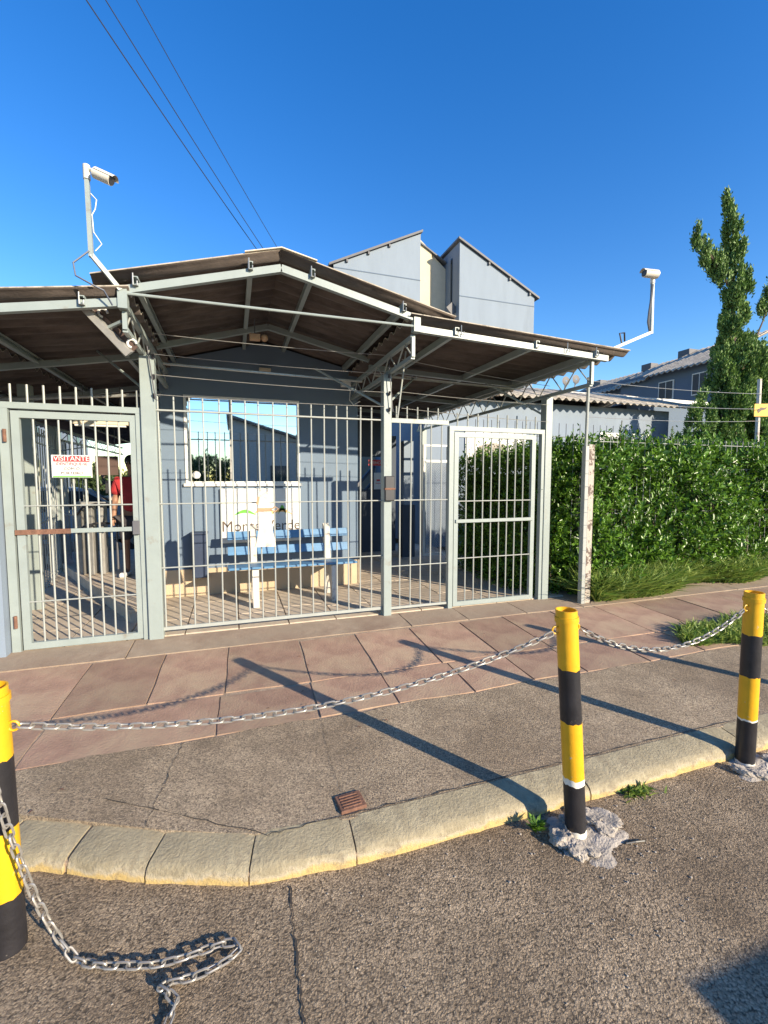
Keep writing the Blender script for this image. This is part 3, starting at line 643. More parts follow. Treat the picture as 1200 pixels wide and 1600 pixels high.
# right run with pole and yellow sign
ep = empty('fence_wire_pole', (8.12, 5.0, .1), 0, 'slim pale pole behind the hedge holding the yellow warning sign', 'pole')
MB().rod((0, 0, 0), (-.05, 0, 3.12), .03, 8).build('shaft', M['wconc'], ep, smooth=True)
e2 = empty('electric_fence', (3.46, 4.3, 2.3), 0, 'thin security wires running above the hedge towards the yellow sign', 'electric fence')
for z0, zm, z1 in ((2.72, 2.74, 2.98), (2.5, 2.53, 2.74), (2.3, 2.33, 2.55)):
    sagwire((3.90, 4.2, zm), (8.08, 4.96, z1), .03, .0035, 14).build('wire', M['galv'], e2, loc=(-3.46, -4.3, -2.3))
ws = empty('warning_sign', (8.08, 4.95, 2.72), -.35, 'small yellow electric shock warning sign on the right pole', 'sign')
MB().box(-.12, .12, -.006, .006, -.10, .10).build('plate', M['signy'], ws)
MB().extr([(-.08, -.0065, .0), (-.02, -.0065, .045), (.03, -.0065, .035), (.075, -.0065, .05), (.05, -.0065, .01), (-.01, -.0065, -.005), (-.06, -.0065, -.05)], (0, -.002, 0)).build('pictogram', M['text'], ws)

# ------------------------------------------------------------ CCTV cameras, luminaire
def cctv(name, base, elbow, top, head, aim, label, lr=.045, ln=.20, black=True):
    root = empty(name, base, 0, label, 'camera'); b = Vector(base)
    v = lambda p: Vector(p) - b
    MB().beam(v(base), v(elbow), .028).build('arm', M['steel'], root); MB().beam(v(elbow) - Vector((0, 0, .015)), v(top), .027).build('mast', M['steel'], root)
    h = v(head); a = Vector(aim).normalized()
    MB().rod(v(top) + Vector((0, 0, -.04)), v(top) + Vector((0, 0, .05)), .022, 10).build('mount_cap', M['camw'], root, smooth=True)
    MB().tube([v(top) + Vector((0, 0, .03)), (v(top) + Vector((0, 0, .05))).lerp(h, .5), h - a * ln * .25], .012, 8).build('bracket', M['camw'], root, smooth=True)
    hd = MB().rod(h - a*ln*.5, h + a*ln*.5, lr, 16).build('housing', M['camw'], root, smooth=True)
    MB().rod(h + a*ln*.5, h + a*(ln*.5 + .006), lr*.8, 16).build('lens', M['dark'], hd)
    s_ = a.cross(Vector((0, 0, 1))).normalized(); u2 = s_.cross(a)
    n0_ = 9; m = MB(); ang = np.linspace(.35, math.pi - .35, n0_); ra = [[m.bm.verts.new(h + a*k + (s_*math.cos(t) + u2*math.sin(t))*(lr + .004)) for t in ang] for k in (-ln*.45, ln*.5 + .025)]
    for i in range(n0_ - 1): m.bm.faces.new((ra[0][i], ra[0][i+1], ra[1][i+1], ra[1][i]))
    m.build('sunshade', M['camw'], hd, smooth=True)
    return root
c1 = cctv('security_camera', (-0.715, 3.63, 2.92), (-0.87, 3.58, 3.11), (-0.875, 3.58, 3.63), (-0.77, 3.53, 3.60), (.85, -.25, -.38), 'white bullet security camera on a bent mast above the left roof joint', .034, .115)
c2 = cctv('security_camera', (3.62, 3.70, 2.90), (4.15, 3.62, 3.13), (4.14, 3.62, 3.66), (4.09, 3.60, 3.70), (-.95, .15, .02), 'white bullet security camera on a bent mast off the right roof corner', .04, .15)
b1 = Vector((-0.715, 3.63, 2.92))
MB().tube([Vector(p) - b1 for p in ((-.855, 3.57, 3.5), (-.82, 3.56, 3.46), (-.83, 3.56, 3.40), (-.85, 3.56, 3.36), (-.845, 3.56, 3.25), (-.80, 3.56, 3.18), (-.84, 3.56, 3.13))], .0035, 5).build('cable', M['white'], c1)
MB().tube([Vector(p) - b1 for p in ((-.875, 3.55, 3.12), (-.96, 3.52, 3.02), (-.95, 3.52, 2.94), (-.86, 3.54, 2.90), (-.80, 3.56, 2.88), (-.76, 3.6, 2.80))], .006, 5).build('cable', M['bin'], c1)
b2 = Vector((3.62, 3.70, 2.90))
MB().tube([Vector(p) - b2 for p in ((4.12, 3.60, 3.60), (4.105, 3.6, 3.42), (4.09, 3.6, 3.32), (4.08, 3.6, 3.22), (4.13, 3.62, 3.14))], .012, 6).build('cable', M['dgrey'], c2, smooth=True)
MB().tube([Vector(p) - b2 for p in ((3.78, 3.6, 3.0), (3.72, 3.55, 3.06), (3.66, 3.55, 3.05), (3.70, 3.56, 2.96))], .008, 6).build('cable', M['dark'], c2, smooth=True)
lm = empty('luminaire', (-0.86, 3.80, 2.70), 0, 'long grey weathered luminaire hanging tilted under the left roof joint', 'lamp')
A = Vector((-.11, -.03, .13)); B = Vector((.15, .05, -.155))
MB().beam(A, B, .13, .045, up=(.5, -.3, .8)).build('housing', M['lum'], lm)
MB().beam(A + Vector((.04, .03, .0)), B + Vector((.03, .03, .04)), .03, .05, up=(.5, -.3, .8)).build('ballast', M['brown'], lm)
for t in (.2, .85):
    c = A.lerp(B, t) + Vector((.055, -.0, .03)); MB().tube([c + Vector((.03*math.cos(q), 0, .03*math.sin(q))) for q in np.linspace(0, 4.6, 9)], .009, 6).build('clamp', M['white'], lm, smooth=True)
MB().beam((.0, .0, -.01), (.13, -.09, .03), .02).build('arm', M['steel'], lm)
# round lamp and junction boxes under the ceiling
jb = empty('ceiling_lamp', (0.27, 4.6, 2.98), 0, 'small pale lamp with box fixed under the canopy ridge', 'lamp')
MB().box(-.09, .01, -.03, .03, -.03, .03, .005).build('box', M['sand'], jb); MB().ball((.05, 0, 0), .035, 2).build('bulb', M['sand'], jb, smooth=True); MB().rod((-.04, 0, .03), (-.04, 0, .17), .006, 6).build('stem', M['dgrey'], jb)
el = empty('emergency_light', (0.40, 5.77, 2.95), 0, 'small white emergency light high on the gatehouse wall', 'lamp')
MB().box(-.07, .07, -.025, .025, -.02, .02, .004).build('casing', M['cream'], el)
fl = empty('flood_light', (1.40, 5.70, 2.83), 0, 'small white floodlight at the top right of the gatehouse wall', 'lamp')
MB().box(-.06, .06, -.05, .03, -.035, .035, .005).build('head', M['white'], fl); MB().tube([(.03, 0, -.03), (.06, 0, -.08), (.05, 0, -.20), (.10, -.02, -.26), (.17, -.08, -.22)], .007, 5).build('cable', M['white'], fl)
tl = empty('tube_lamp', (-1.30, 5.6, 2.22), 0, 'white tube lamp hanging behind the left gate', 'lamp')
MB().box(-.30, .22, -.03, .03, -.025, .025, .004).build('batten', M['cream'], tl); MB().rod((-.28, -.01, -.035), (.2, -.01, -.035), .013, 8).build('tube', M['white'], tl)
for x in (-.2, .15): MB().rod((x, 0, .02), (x, 0, .40), .004, 5).build('hanger', M['dgrey'], tl)

# ------------------------------------------------------------ bollards
def bollard(base, top, bands, label, r=.046, hooks=((-1, 0), (1, 0)), hook_z=0.0):
    base = Vector(base); top = Vector(top); root = empty('bollard', base, 0, label, 'bollard', 'striped pipe bollards along the kerb')
    d = top - base; m = MB(); N = 24
    mats = [M['yellow'], M['black'], M['wpaint']]
    # one pipe, painted in bands: rings at band edges
    zs = [0]; mi = []
    for f, c in bands: zs.append(f); mi.append(c)
    rings = []
    sc = d.length
    for f in zs: rings.append([m.bm.verts.new(d * f + Vector((r*math.cos(2*math.pi*k/N), r*math.sin(2*math.pi*k/N), (0.0025*math.sin(k*1.3 + f*9)+.002*math.sin(k*2.9 + f*5)) if 0 < f < 1 else 0))) for k in range(N)])
    for i in range(len(zs) - 1):
        for k in range(N):
            f = m.bm.faces.new((rings[i][k], rings[i][(k+1) % N], rings[i+1][(k+1) % N], rings[i+1][k])); f.material_index = mi[i]
    # open top with an inner lip
    inner = [m.bm.verts.new(d + Vector(((r-.005)*math.cos(2*math.pi*k/N), (r-.005)*math.sin(2*math.pi*k/N), 0))) for k in range(N)]
    deep = [m.bm.verts.new(d*.93 + Vector(((r-.005)*math.cos(2*math.pi*k/N), (r-.005)*math.sin(2*math.pi*k/N), 0))) for k in range(N)]
    for k in range(N):
        m.bm.faces.new((rings[-1][k], rings[-1][(k+1) % N], inner[(k+1) % N], inner[k])); m.bm.faces.new((inner[k], inner[(k+1) % N], deep[(k+1) % N], deep[k]))
    m.bm.faces.new(deep)
    me = m.mesh('pipe', mats, smooth=True); link('pipe', me, root)
    u = d.normalized()
    MB().rod(d - u*.052, d - u*.030, r + .005, N, caps=True).build('collar', M['yellow'], root, smooth=True)
    for hx, hy in hooks:
        c = d * (1 - .085) + Vector((hx, hy, 0)) * (r + .012) + Vector((0, 0, hook_z))
        MB().tube([c + Vector((hx, hy, 0))*.016*math.cos(t) + Vector((0, 0, .016*math.sin(t))) for t in np.linspace(0, 2*math.pi, 13)[:-1]], .004, 6, closed=True).build('eye', M['yellow'], root, smooth=True)
    return root
Bm, Tm = (1.44, 1.54, 0.0), (1.38, 1.575, 1.03)
bollard(Bm, Tm, [(.03, 2), (.235, 1), (.262, 2), (.512, 0), (.745, 1), (1.0, 0)], 'yellow and black bollard leaning left in broken mortar, middle of the kerb', hooks=((-.99, .1), (.99, .1)))
Br, Tr = (2.71, 1.64, 0.0), (2.705, 1.64, 0.985)
bollard(Br, Tr, [(.02, 2), (.265, 1), (.275, 2), (.52, 0), (.76, 1), (1.0, 0)], 'yellow and black bollard beside the grass tuft near the right edge', hooks=((-1, 0), (1, 0)))
Bl, Tl = (-0.765, 1.76, 0.0), (-0.772, 1.75, .925)
bollard(Bl, Tl, [(.215, 1), (.475, 0), (.735, 1), (1.0, 0)], 'yellow and black bollard cut by the left edge with two chains', r=.050, hooks=((.99, -.1),), hook_z=-.06)
Bo, To = (4.05, 1.66, 0.0), (4.03, 1.66, .98)
bollard(Bo, To, [(.02, 2), (.265, 1), (.52, 0), (.76, 1), (1.0, 0)], 'yellow and black bollard beyond the right edge whose shadow crosses the flags', hooks=((-1, 0),))
# broken mortar mounds at bollard feet
def mound(name, c, rx, ry, h, label, seed, n=56):
    rr = random.Random(seed); root = empty(name, c, 0, label, 'mortar'); m = MB(); V = {}
    ph = [rr.uniform(0, 6.28) for _ in range(6)]
    for i in range(n + 1):
        for j in range(n + 1):
            u = i/n*2 - 1; v = j/n*2 - 1; a = math.atan2(v, u); rad = math.hypot(u, v)
            lim = .78 + .13*math.sin(3*a + ph[0]) + .09*math.sin(5*a + ph[1])
            hgt = h * max(0, 1 - (rad/lim)**3) * (.75 + .12*rr.random() + .25*math.sin(5*u + ph[2])*math.cos(4*v + ph[3]) + .15*math.sin(13*u + 7*v) + .1*math.sin(23*v - 9*u))
            V[i, j] = m.bm.verts.new((u*rx + rr.uniform(-.003, .003), v*ry + rr.uniform(-.003, .003), hgt - .006))
    for i in range(n):
        for j in range(n): m.bm.faces.new((V[i, j], V[i+1, j], V[i+1, j+1], V[i, j+1]))
    m.build('mortar_base', M['patch'], root)
    return root
def chunk(parent, loc, s, seed):
    rr = random.Random(seed); m = MB(); m.ball((0, 0, 0), 1, 4); from mathutils import noise as mn_
    for v in m.bm.verts:
        q = v.co*1.7 + Vector((seed*3.1, 0, 0)); k = .95 + .28*mn_.noise(q) + .16*mn_.noise(q*2.7) + .09*mn_.noise(q*7) + .04*rr.random(); v.co = Vector((v.co.x*s[0]*k, v.co.y*s[1]*k, max(-.35, min(.6, v.co.z))*s[2]*.95*k))
    m.build('broken_lump', M['patch'], parent, loc=loc, rot=(rr.uniform(-.2, .2), rr.uniform(-.2, .2), rr.uniform(0, 3)))
p1 = mound('mortar_patch', (1.47, 1.50, 0.0), .24, .20, .018, 'broken grey mortar lumps around the foot of the leaning bollard', 3)
for i, (x, y, s) in enumerate(((-.125, .02, (.055, .05, .045)), (-.10, -.05, (.045, .05, .035)), (.09, .085, (.06, .045, .03)), (.15, .05, (.075, .06, .022)), (.10, .0, (.04, .04, .02)), (-.05, -.08, (.03, .03, .018)), (-.02, .09, (.05, .03, .04)))): chunk(p1, (x, y, .012), s, i + 5)
p2 = mound('mortar_patch', (2.76, 1.60, 0.0), .27, .16, .02, 'ragged mortar heap around the foot of the right bollard', 9)
for i, (x, y, s) in enumerate(((-.15, -.02, (.06, .04, .03)), (-.10, -.07, (.05, .03, .025)), (.06, -.09, (.09, .04, .02)), (.14, -.03, (.08, .06, .025)), (-.05, .05, (.05, .03, .04)))): chunk(p2, (x, y, .01), s, i + 25)
# loose crumbs
st = MB(); rr = random.Random(2)
for i in range(130):
    a = rr.uniform(0, 6.28); d_ = rr.uniform(.12, .5)**1.0; cx, cy = ((1.5, 1.48) if i % 3 else (2.78, 1.55))
    x = cx + math.cos(a)*d_; y = cy + math.sin(a)*d_*.8 - .04; s_ = rr.uniform(.0015, .006)
    if y > 1.66: continue
    st.ball((x, y, s_*.4), s_, 1, (1, 1, .6))
st.build('mortar_crumbs', M['patch'], kind='stuff', label='grey mortar crumbs scattered around the bollard feet')['category'] = 'rubble'

# ------------------------------------------------------------ chains
def link_mesh():
    L, w, r = .0235, .0105, .0038; pts = []
    for t in np.linspace(-math.pi/2, math.pi/2, 6): pts.append(((L - w) + w*math.cos(t), w*math.sin(t), 0))
    for t in np.linspace(math.pi/2, 3*math.pi/2, 6): pts.append((-(L - w) + w*math.cos(t), w*math.sin(t), 0))
    return MB().tube(pts, r, 6, closed=True).mesh('link', M['link'], smooth=True)
LM = link_mesh(); STEP = .0375
def chain(path, label, group='chains between the bollards', flat=False):
    P = [Vector(p) for p in path]; root = empty('chain', P[0], 0, label, 'chain', group)
    # resample by length
    seg = [(b - a).length for a, b in zip(P[:-1], P[1:])]; tot = sum(seg); n = int(tot / STEP); k = 0; acc = 0; pts = []
    for i in range(n + 1):
        s = i * tot / n
        while k < len(seg) - 1 and acc + seg[k] < s: acc += seg[k]; k += 1
        pts.append(P[k].lerp(P[k+1], min(1, (s - acc) / seg[k])))
    for i in range(n):
        a, b = pts[i], pts[i+1]; d = (b - a).normalized(); q = d.to_track_quat('X', 'Z')
        roll = (math.pi/2 if i % 2 else 0.12) + random.uniform(-.25, .25)
        o = link('link', LM, root); o.rotation_mode = 'QUATERNION'
        from mathutils import Quaternion
        o.rotation_quaternion = q @ Quaternion((1, 0, 0), roll)
        o.location = (a + b)/2 - P[0]
    return root
def cat(a, b, sag, n=40, skew=0.0):
    a = Vector(a); b = Vector(b); L = []
    for i in range(n + 1):
        t = i/n; L.append(a.lerp(b, t) - Vector((0, 0, sag*4*t*(1 - t))))
    return L
hl = Vector(Tl) * .915 + Vector(Bl) * .085; hm = Vector(Tm) * .915 + Vector(Bm) * .085; hr = Vector(Tr) * .915 + Vector(Br) * .085; ho = Vector(To)*.915 + Vector(Bo)*.085
chain(cat(hl + Vector((.078, -.01, -.06)), hm + Vector((-.078, 0, -.012)), .13), 'long slack chain from the left edge bollard up to the leaning bollard')
chain(cat(hm + Vector((.078, 0, -.012)), hr + Vector((-.078, 0, -.012)), .15), 'chain sagging between the leaning bollard and the right bollard')
chain(cat(hr + Vector((.078, 0, -.012)), ho + Vector((-.078, 0, -.012)), .15), 'chain leading out of the picture from the right bollard')
zc = .016
loose = [(-.80, 1.70, .82), (-.765, 1.67, .72), (-.73, 1.66, .62), (-.705, 1.66, .48), (-.68, 1.66, .37), (-.65, 1.66, .25), (-.615, 1.655, .15), (-.58, 1.65, .07), (-.53, 1.62, zc), (-.47, 1.585, zc), (-.41, 1.56, zc), (-.36, 1.545, zc), (-.30, 1.525, zc), (-.24, 1.515, zc), (-.17, 1.515, zc), (-.10, 1.52, zc), (-.045, 1.52, zc), (-.015, 1.505, zc), (-.015, 1.48, zc), (-.05, 1.46, zc), (-.11, 1.445, zc), (-.17, 1.44, zc), (-.225, 1.45, zc), (-.255, 1.44, .02), (-.235, 1.415, .03), (-.205, 1.395, .02), (-.195, 1.37, zc), (-.215, 1.35, zc), (-.225, 1.325, zc), (-.2, 1.29, zc)]
chain(loose, 'loose chain hanging off the left bollard and looping on the road')

# ------------------------------------------------------------ foliage helpers
def leaves_mesh(name, P, D, Nn, ln, wd, mat, fold=0.25):
    """P points (n,3), D direction, Nn normal-ish; each leaf 4 verts / 2 tris folded along the midrib"""
    n = len(P); D = D / np.linalg.norm(D, axis=1, keepdims=True)
    Sd = np.cross(D, Nn); Sd /= np.maximum(np.linalg.norm(Sd, axis=1, keepdims=True), 1e-6); Up = np.cross(Sd, D)
    ln = ln[:, None]; wd = wd[:, None]
    V = np.empty((n, 4, 3)); V[:, 0] = P; V[:, 1] = P + D*ln*.5 + Sd*wd*.5 + Up*wd*fold; V[:, 2] = P + D*ln; V[:, 3] = P + D*ln*.5 - Sd*wd*.5 + Up*wd*fold
    idx = np.arange(n)[:, None]*4; F = np.concatenate([idx + np.array([[0, 1, 2]]), idx + np.array([[0, 2, 3]])], axis=1).reshape(-1, 3)
    me = bpy.data.meshes.new(name); me.vertices.add(n*4); me.vertices.foreach_set('co', V.reshape(-1)); me.loops.add(len(F)*3); me.loops.foreach_set('vertex_index', F.reshape(-1))
    me.polygons.add(len(F)); me.polygons.foreach_set('loop_start', np.arange(0, len(F)*3, 3)); me.polygons.foreach_set('loop_total', np.full(len(F), 3))
    me.update(calc_edges=True); me.materials.append(mat); return me
def sprigs(centres, dirs, nl, L, leaf, spread=.9):
    """leaves set around sprig stems"""
    n = len(centres); c = np.repeat(centres, nl, 0); d = np.repeat(dirs / np.linalg.norm(dirs, axis=1, keepdims=True), nl, 0)
    t = rng.random((n*nl, 1)); P = c + d*t*L
    q = rng.normal(size=(n*nl, 3)); q -= d*np.sum(q*d, 1, keepdims=True); q /= np.linalg.norm(q, axis=1, keepdims=True)
    D = d*.75 + q*spread; Nn = d + rng.normal(size=(n*nl, 3))*.3
    ln = leaf*(.45 + 1.0*rng.random(n*nl)*np.repeat(.6 + .7*rng.random(n), nl)); wd = ln*.42
    return P, D, Nn, ln, wd

def hedge(name, x0, x1, y0, y1, z0, z1, n, label, nl=9, L=.20, leaf=.05, bulge=.17, faces='ftl', loc=None):
    root = empty(name, ((x0+x1)/2, (y0+y1)/2, z0), 0, label, 'hedge'); o = (-(x0+x1)/2, -(y0+y1)/2, -z0)
    def surf(k):
        """random point on front / top / sides with lumpy relief"""
        areas = {'f': (x1-x0)*(z1-z0), 't': (x1-x0)*(y1-y0)*1.2, 'l': (y1-y0)*(z1-z0), 'r': (y1-y0)*(z1-z0)}
        tot = sum(areas[f] for f in faces); out_c = []; out_d = []
        for f in faces:
            m_ = int(k*areas[f]/tot); u = rng.random(m_); v = rng.random(m_)
            if f == 'f':
                x = x0 + u*(x1-x0); z = z0 + v*(z1-z0); rel = bulge*(np.sin(x*3.1 + z*1.3) + np.sin(z*4.3 - x*1.7 + 1) + .7*np.sin(x*9 + z*7))/2
                y = y0 - rel - rng.random(m_)**4*.12 + rng.random(m_)*.14; c = np.stack([x, y, z - .08], 1); nr = np.tile([0, -.7, 1.0], (m_, 1))
            elif f == 't':
                x = x0 + u*(x1-x0); y = y0 + v*(y1-y0); z = z1 - .05 + .05*np.sin(x*5.3) + .05*np.sin(x*11 + y*3) - rng.random(m_)*.08 + (rng.random(m_)**5)*.22; c = np.stack([x, y, z], 1); nr = np.tile([0, -.25, 1.0], (m_, 1))
            else:
                s_ = -1 if f == 'l' else 1; y = y0 + u*(y1-y0); z = z0 + v*(z1-z0); x = (x0 if s_ < 0 else x1) + s_*bulge*np.sin(y*5 + z*4)*.6 + rng.random(m_)*.08*-s_; c = np.stack([x, y, z], 1); nr = np.tile([s_, -.1, .35], (m_, 1))
            out_c.append(c); out_d.append(nr + rng.normal(size=(m_, 3))*.55)
        return np.concatenate(out_c), np.concatenate(out_d)
    c, d = surf(n); P, D, Nn, ln, wd = sprigs(c, d, nl, L, leaf)
    ne = int((x1 - x0)*55); ex = x0 + rng.random(ne)*(x1 - x0); top = rng.random(ne) < .6
    ec = np.stack([ex, np.where(top, y0 + rng.random(ne)*.4, y0 - .05 - .1*rng.random(ne)), np.where(top, z1 - .12, z0 + .3 + rng.random(ne)*(z1 - z0 - .5))], 1)
    ed = np.stack([rng.normal(0, .25, ne), np.where(top, rng.normal(0, .25, ne), -.45), np.ones(ne)], 1)
    for kk in range(3):
        P2, D2, N2, l2, w2 = sprigs(ec[kk::3], ed[kk::3], 16, .18 + .10*kk, leaf*1.15, .7)
        P = np.concatenate([P, P2]); D = np.concatenate([D, D2]); Nn = np.concatenate([Nn, N2]); ln = np.concatenate([ln, l2]); wd = np.concatenate([wd, w2])
    link('foliage', leaves_mesh('foliage', P, D, Nn, ln, wd, M['hedge']), root, loc=o, kind='stuff')
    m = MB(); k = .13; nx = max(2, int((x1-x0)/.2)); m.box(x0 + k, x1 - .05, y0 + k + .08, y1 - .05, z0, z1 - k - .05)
    m.build('shade_core', M['core'], root, loc=o)  # solid dark box, the hedge's inner shade given as colour
    m = MB()
    for i in range(int((x1 - x0)/.25) + 1):
        x = x0 + .1 + i*.25; yy = y0 + .06; m.tube([(x, yy, z0), (x + random.uniform(-.08, .08), yy + random.uniform(-.03, .03), z0 + .5), (x + random.uniform(-.15, .15), yy, z0 + 1.1)], [.012, .009, .005], 5)
    m.build('stems', M['bark'], root, loc=o, kind='stuff')
    return root
H1 = hedge('outer_hedge', 3.98, 8.6, 4.40, 5.25, .15, 1.92, 7500, 'tall glossy green hedge right of the white concrete post', leaf=.062)
H2 = hedge('inner_hedge', 3.44, 3.92, 4.55, 6.45, .16, 1.86, 3600, 'tall shaded hedge running back behind the right gate', faces='ftl', bulge=.05, leaf=.045)
# a few tall shoots above the outer hedge
def shoot(x, y, z, h, label):
    root = empty('hedge_shoot', (x, y, z), 0, label, 'shoot', 'tall shoots growing out of the hedge top')
    n = 40; t = np.linspace(0, 1, n)[:, None]; P = np.concatenate([0.02*np.sin(t*7), 0.02*np.cos(t*5), t*h], 1)
    a = np.arange(n)*2.4; q = np.stack([np.cos(a), np.sin(a), np.full(n, .9)], 1); ln = .085*(1.15 - t[:, 0]); 
    link('leaves', leaves_mesh('leaves', P, q, rng.normal(size=(n, 3)) + [0, 0, 1], ln, ln*.35, M['hedge']), root, kind='stuff')
    MB().tube([(0, 0, -.1), (0, 0.01, h*.5), (0.01, 0, h)], .005, 5).build('stem', M['bark'], root)
shoot(4.72, 4.5, 2.02, .34, 'leafy shoot standing above the hedge, nearer the white post'); shoot(5.6, 4.5, 2.05, .27, 'leafy shoot standing above the middle of the outer hedge'); shoot(7.0, 4.5, 2.05, .3, 'leafy shoot above the hedge nearer the yellow sign')
shoot(3.62, 4.45, .95, .45, 'leafy shoot pushing through beside the right gate post')
# barred fence buried in the outer hedge
side = empty('hedge_fence', (3.95, 4.47, .15), 0, 'pale barred fence swallowed by the outer hedge', 'fence')
me = MB().rod((0, 0, 0), (0, 0, 1.98), .004, 6).mesh('bar', M['bar'])
for i in range(36): link('bar', me, side, loc=(i*.115, .0, .02))
for z in (.28, 1.02, 1.6, 1.93): MB().rod((0, .0, z), (4.1, .0, z), .005, 6).build('rail', M['bar'], side)
# far fence bars beyond hedge on top
fb = empty('low_boundary_fence', (6.4, 6.3, .1), 0, 'grey railing with thin bars showing above the hedge near the tree', 'fence')
me = MB().rod((0, 0, 0), (0, 0, 2.28), .008, 6).mesh('bar', M['dgrey'])
for i in range(48): link('bar', me, fb, loc=(i*.11, 0, 0))
for z in (2.18, 1.6): MB().beam((0, 0, z), (5.2, 0, z), .02).build('rail', M['dgrey'], fb)
# inner spiked fence in front of low building
nf = empty('inner_spike_fence', (2.7, 6.9, .2), 0, 'thin dark spiked railing in front of the low building beyond the hedge', 'fence')
me = MB().rod((0, 0, 0), (0, 0, 2.45), .006, 5).mesh('bar', M['dgrey'])
for i in range(24): link('bar', me, nf, loc=(1.3 + i*.16, 0, 0))
MB().beam((1.2, 0, 2.2), (5.1, 0, 2.2), .015).build('rail', M['dgrey'], nf)
# white concrete post with steel pipe at the hedge end
wp = empty('concrete_fence_post', (3.80, 4.10, .12), 0, 'flaking white concrete post with a thin steel pipe beside the hedge', 'post')
MB().box(.0, .085, -.05, .05, 0, 1.88, .006).build('shaft', M['flake'], wp); MB().box(-.055, -.004, -.06, .0, 0, 1.86, .003).build('steel_angle', M['bar'], wp)
MB().rod((-.030, -.03, 1.86), (-.02, -.03, 2.62), .017, 8).build('pipe', M['bar'], wp)
for i in range(12): MB().rod((-.057, -.064, .1 + i*.145), (.0, -.064, .1 + i*.145), .002, 4).build('tie_wire', M['galv'], wp)

# ------------------------------------------------------------ grass
def grass(name, region, n, h0, h1, label, lean=.5):
    P = []; 
    pts = np.array([region() for _ in range(n)]); D = np.stack([rng.normal(0, lean, n), rng.normal(-.15, lean, n), np.ones(n)], 1)
    V = []; F = []; 
    h = h0 + (h1 - h0)*rng.random(n); w = .004 + .006*rng.random(n)
    D /= np.linalg.norm(D, axis=1, keepdims=True); sd = np.cross(D, rng.normal(size=(n, 3))); sd /= np.linalg.norm(sd, axis=1, keepdims=True)
    bend = np.stack([D[:, 0]*.8, D[:, 1]*.8 , -.25*np.ones(n)], 1)
    A = pts; Mid = pts + D*h[:, None]*.55; T = pts + D*h[:, None]*.95 + bend*h[:, None]*.35
    V = np.stack([A - sd*w[:, None], A + sd*w[:, None], Mid + sd*w[:, None]*.8, Mid - sd*w[:, None]*.8, T], 1).reshape(-1, 3)
    b = np.arange(n)[:, None]*5; F = np.concatenate([b + [[0, 1, 2]], b + [[0, 2, 3]], b + [[3, 2, 4]]], 1).reshape(-1, 3)
    me = bpy.data.meshes.new(name); me.vertices.add(len(V)); me.vertices.foreach_set('co', V.reshape(-1)); me.loops.add(len(F)*3); me.loops.foreach_set('vertex_index', F.reshape(-1))
    me.polygons.add(len(F)); me.polygons.foreach_set('loop_start', np.arange(0, len(F)*3, 3)); me.polygons.foreach_set('loop_total', np.full(len(F), 3)); me.update(calc_edges=True); me.materials.append(M['grass'])
    o = link(name, me); tag(o, label, 'grass', None, 'stuff'); return o
def reg1():
    x = 3.98 + random.random()**1.2*3.2; front = 4.25 - .30*math.exp(-((x - 4.35)/.65)**2) - .1*math.sin(x*4); y = front + random.random()*.35
    return (x, y, gz(y) - .01)
grass('grass_border', reg1, 9500, .12, .55, 'long pale green grass growing at the foot of the hedge', .62)
gw = np.array([reg1() for _ in range(700)]); gP, gD, gN, gl, gwid = sprigs(gw, np.stack([rng.normal(0, .4, 700), rng.normal(-.2, .4, 700), np.ones(700)], 1), 9, .3, .07)
tag(link('weed_border', leaves_mesh('weed_border', gP, gD, gN, gl, gwid*.7, M['grass'])), 'broad leaved weeds mixed into the grass below the hedge', 'weeds', None, 'stuff')
def reg2():
    a = random.uniform(0, 6.28); r_ = random.random()**.6; x = 4.75 + math.cos(a)*r_*.95; y = 2.88 + math.sin(a)*r_*.24 + .05*math.sin(x*8); return (x, y, gz(y) - .005)
grass('grass_patch', reg2, 5200, .05, .17, 'patch of short grass breaking through the flags behind the right bollard', .7)
def small(cx, cy, rr_, k): 
    return lambda: (cx + random.gauss(0, rr_), cy + random.gauss(0, rr_*.5), 0.0)
grass('kerb_grass', small(1.92, 1.655, .04, 0), 120, .02, .06, 'small grass tuft in the gutter between the two bollards', .8)
wd_ = empty('gutter_weed', (1.27, 1.60, 0), 0, 'small green weed at the kerb foot left of the leaning bollard', 'weed')
n = 46; a = np.linspace(0, 6.28*4, n); P = np.zeros((n, 3)) + rng.normal(size=(n, 3))*.008; P[:, 2] = .005 + rng.random(n)*.03
link('leaves', leaves_mesh('leaves', P, np.stack([np.cos(a), np.sin(a), .45 + .5*rng.random(n)], 1), np.tile([0., 0, 1], (n, 1)) + rng.normal(size=(n, 3))*.2, np.full(n, .05), np.full(n, .016), M['hedge']), wd_, kind='stuff')
MB().rod((0, 0, 0), (0, 0, .05), .002, 5).build('stem', M['hedge'], wd_)
twig = MB().tube([(1.60, 1.415, .006), (1.645, 1.405, .010), (1.69, 1.40, .006)], .004, 5).build('twig', M['dark']); tag(twig, 'short black twig lying on the road right of the leaning bollard', 'twig')

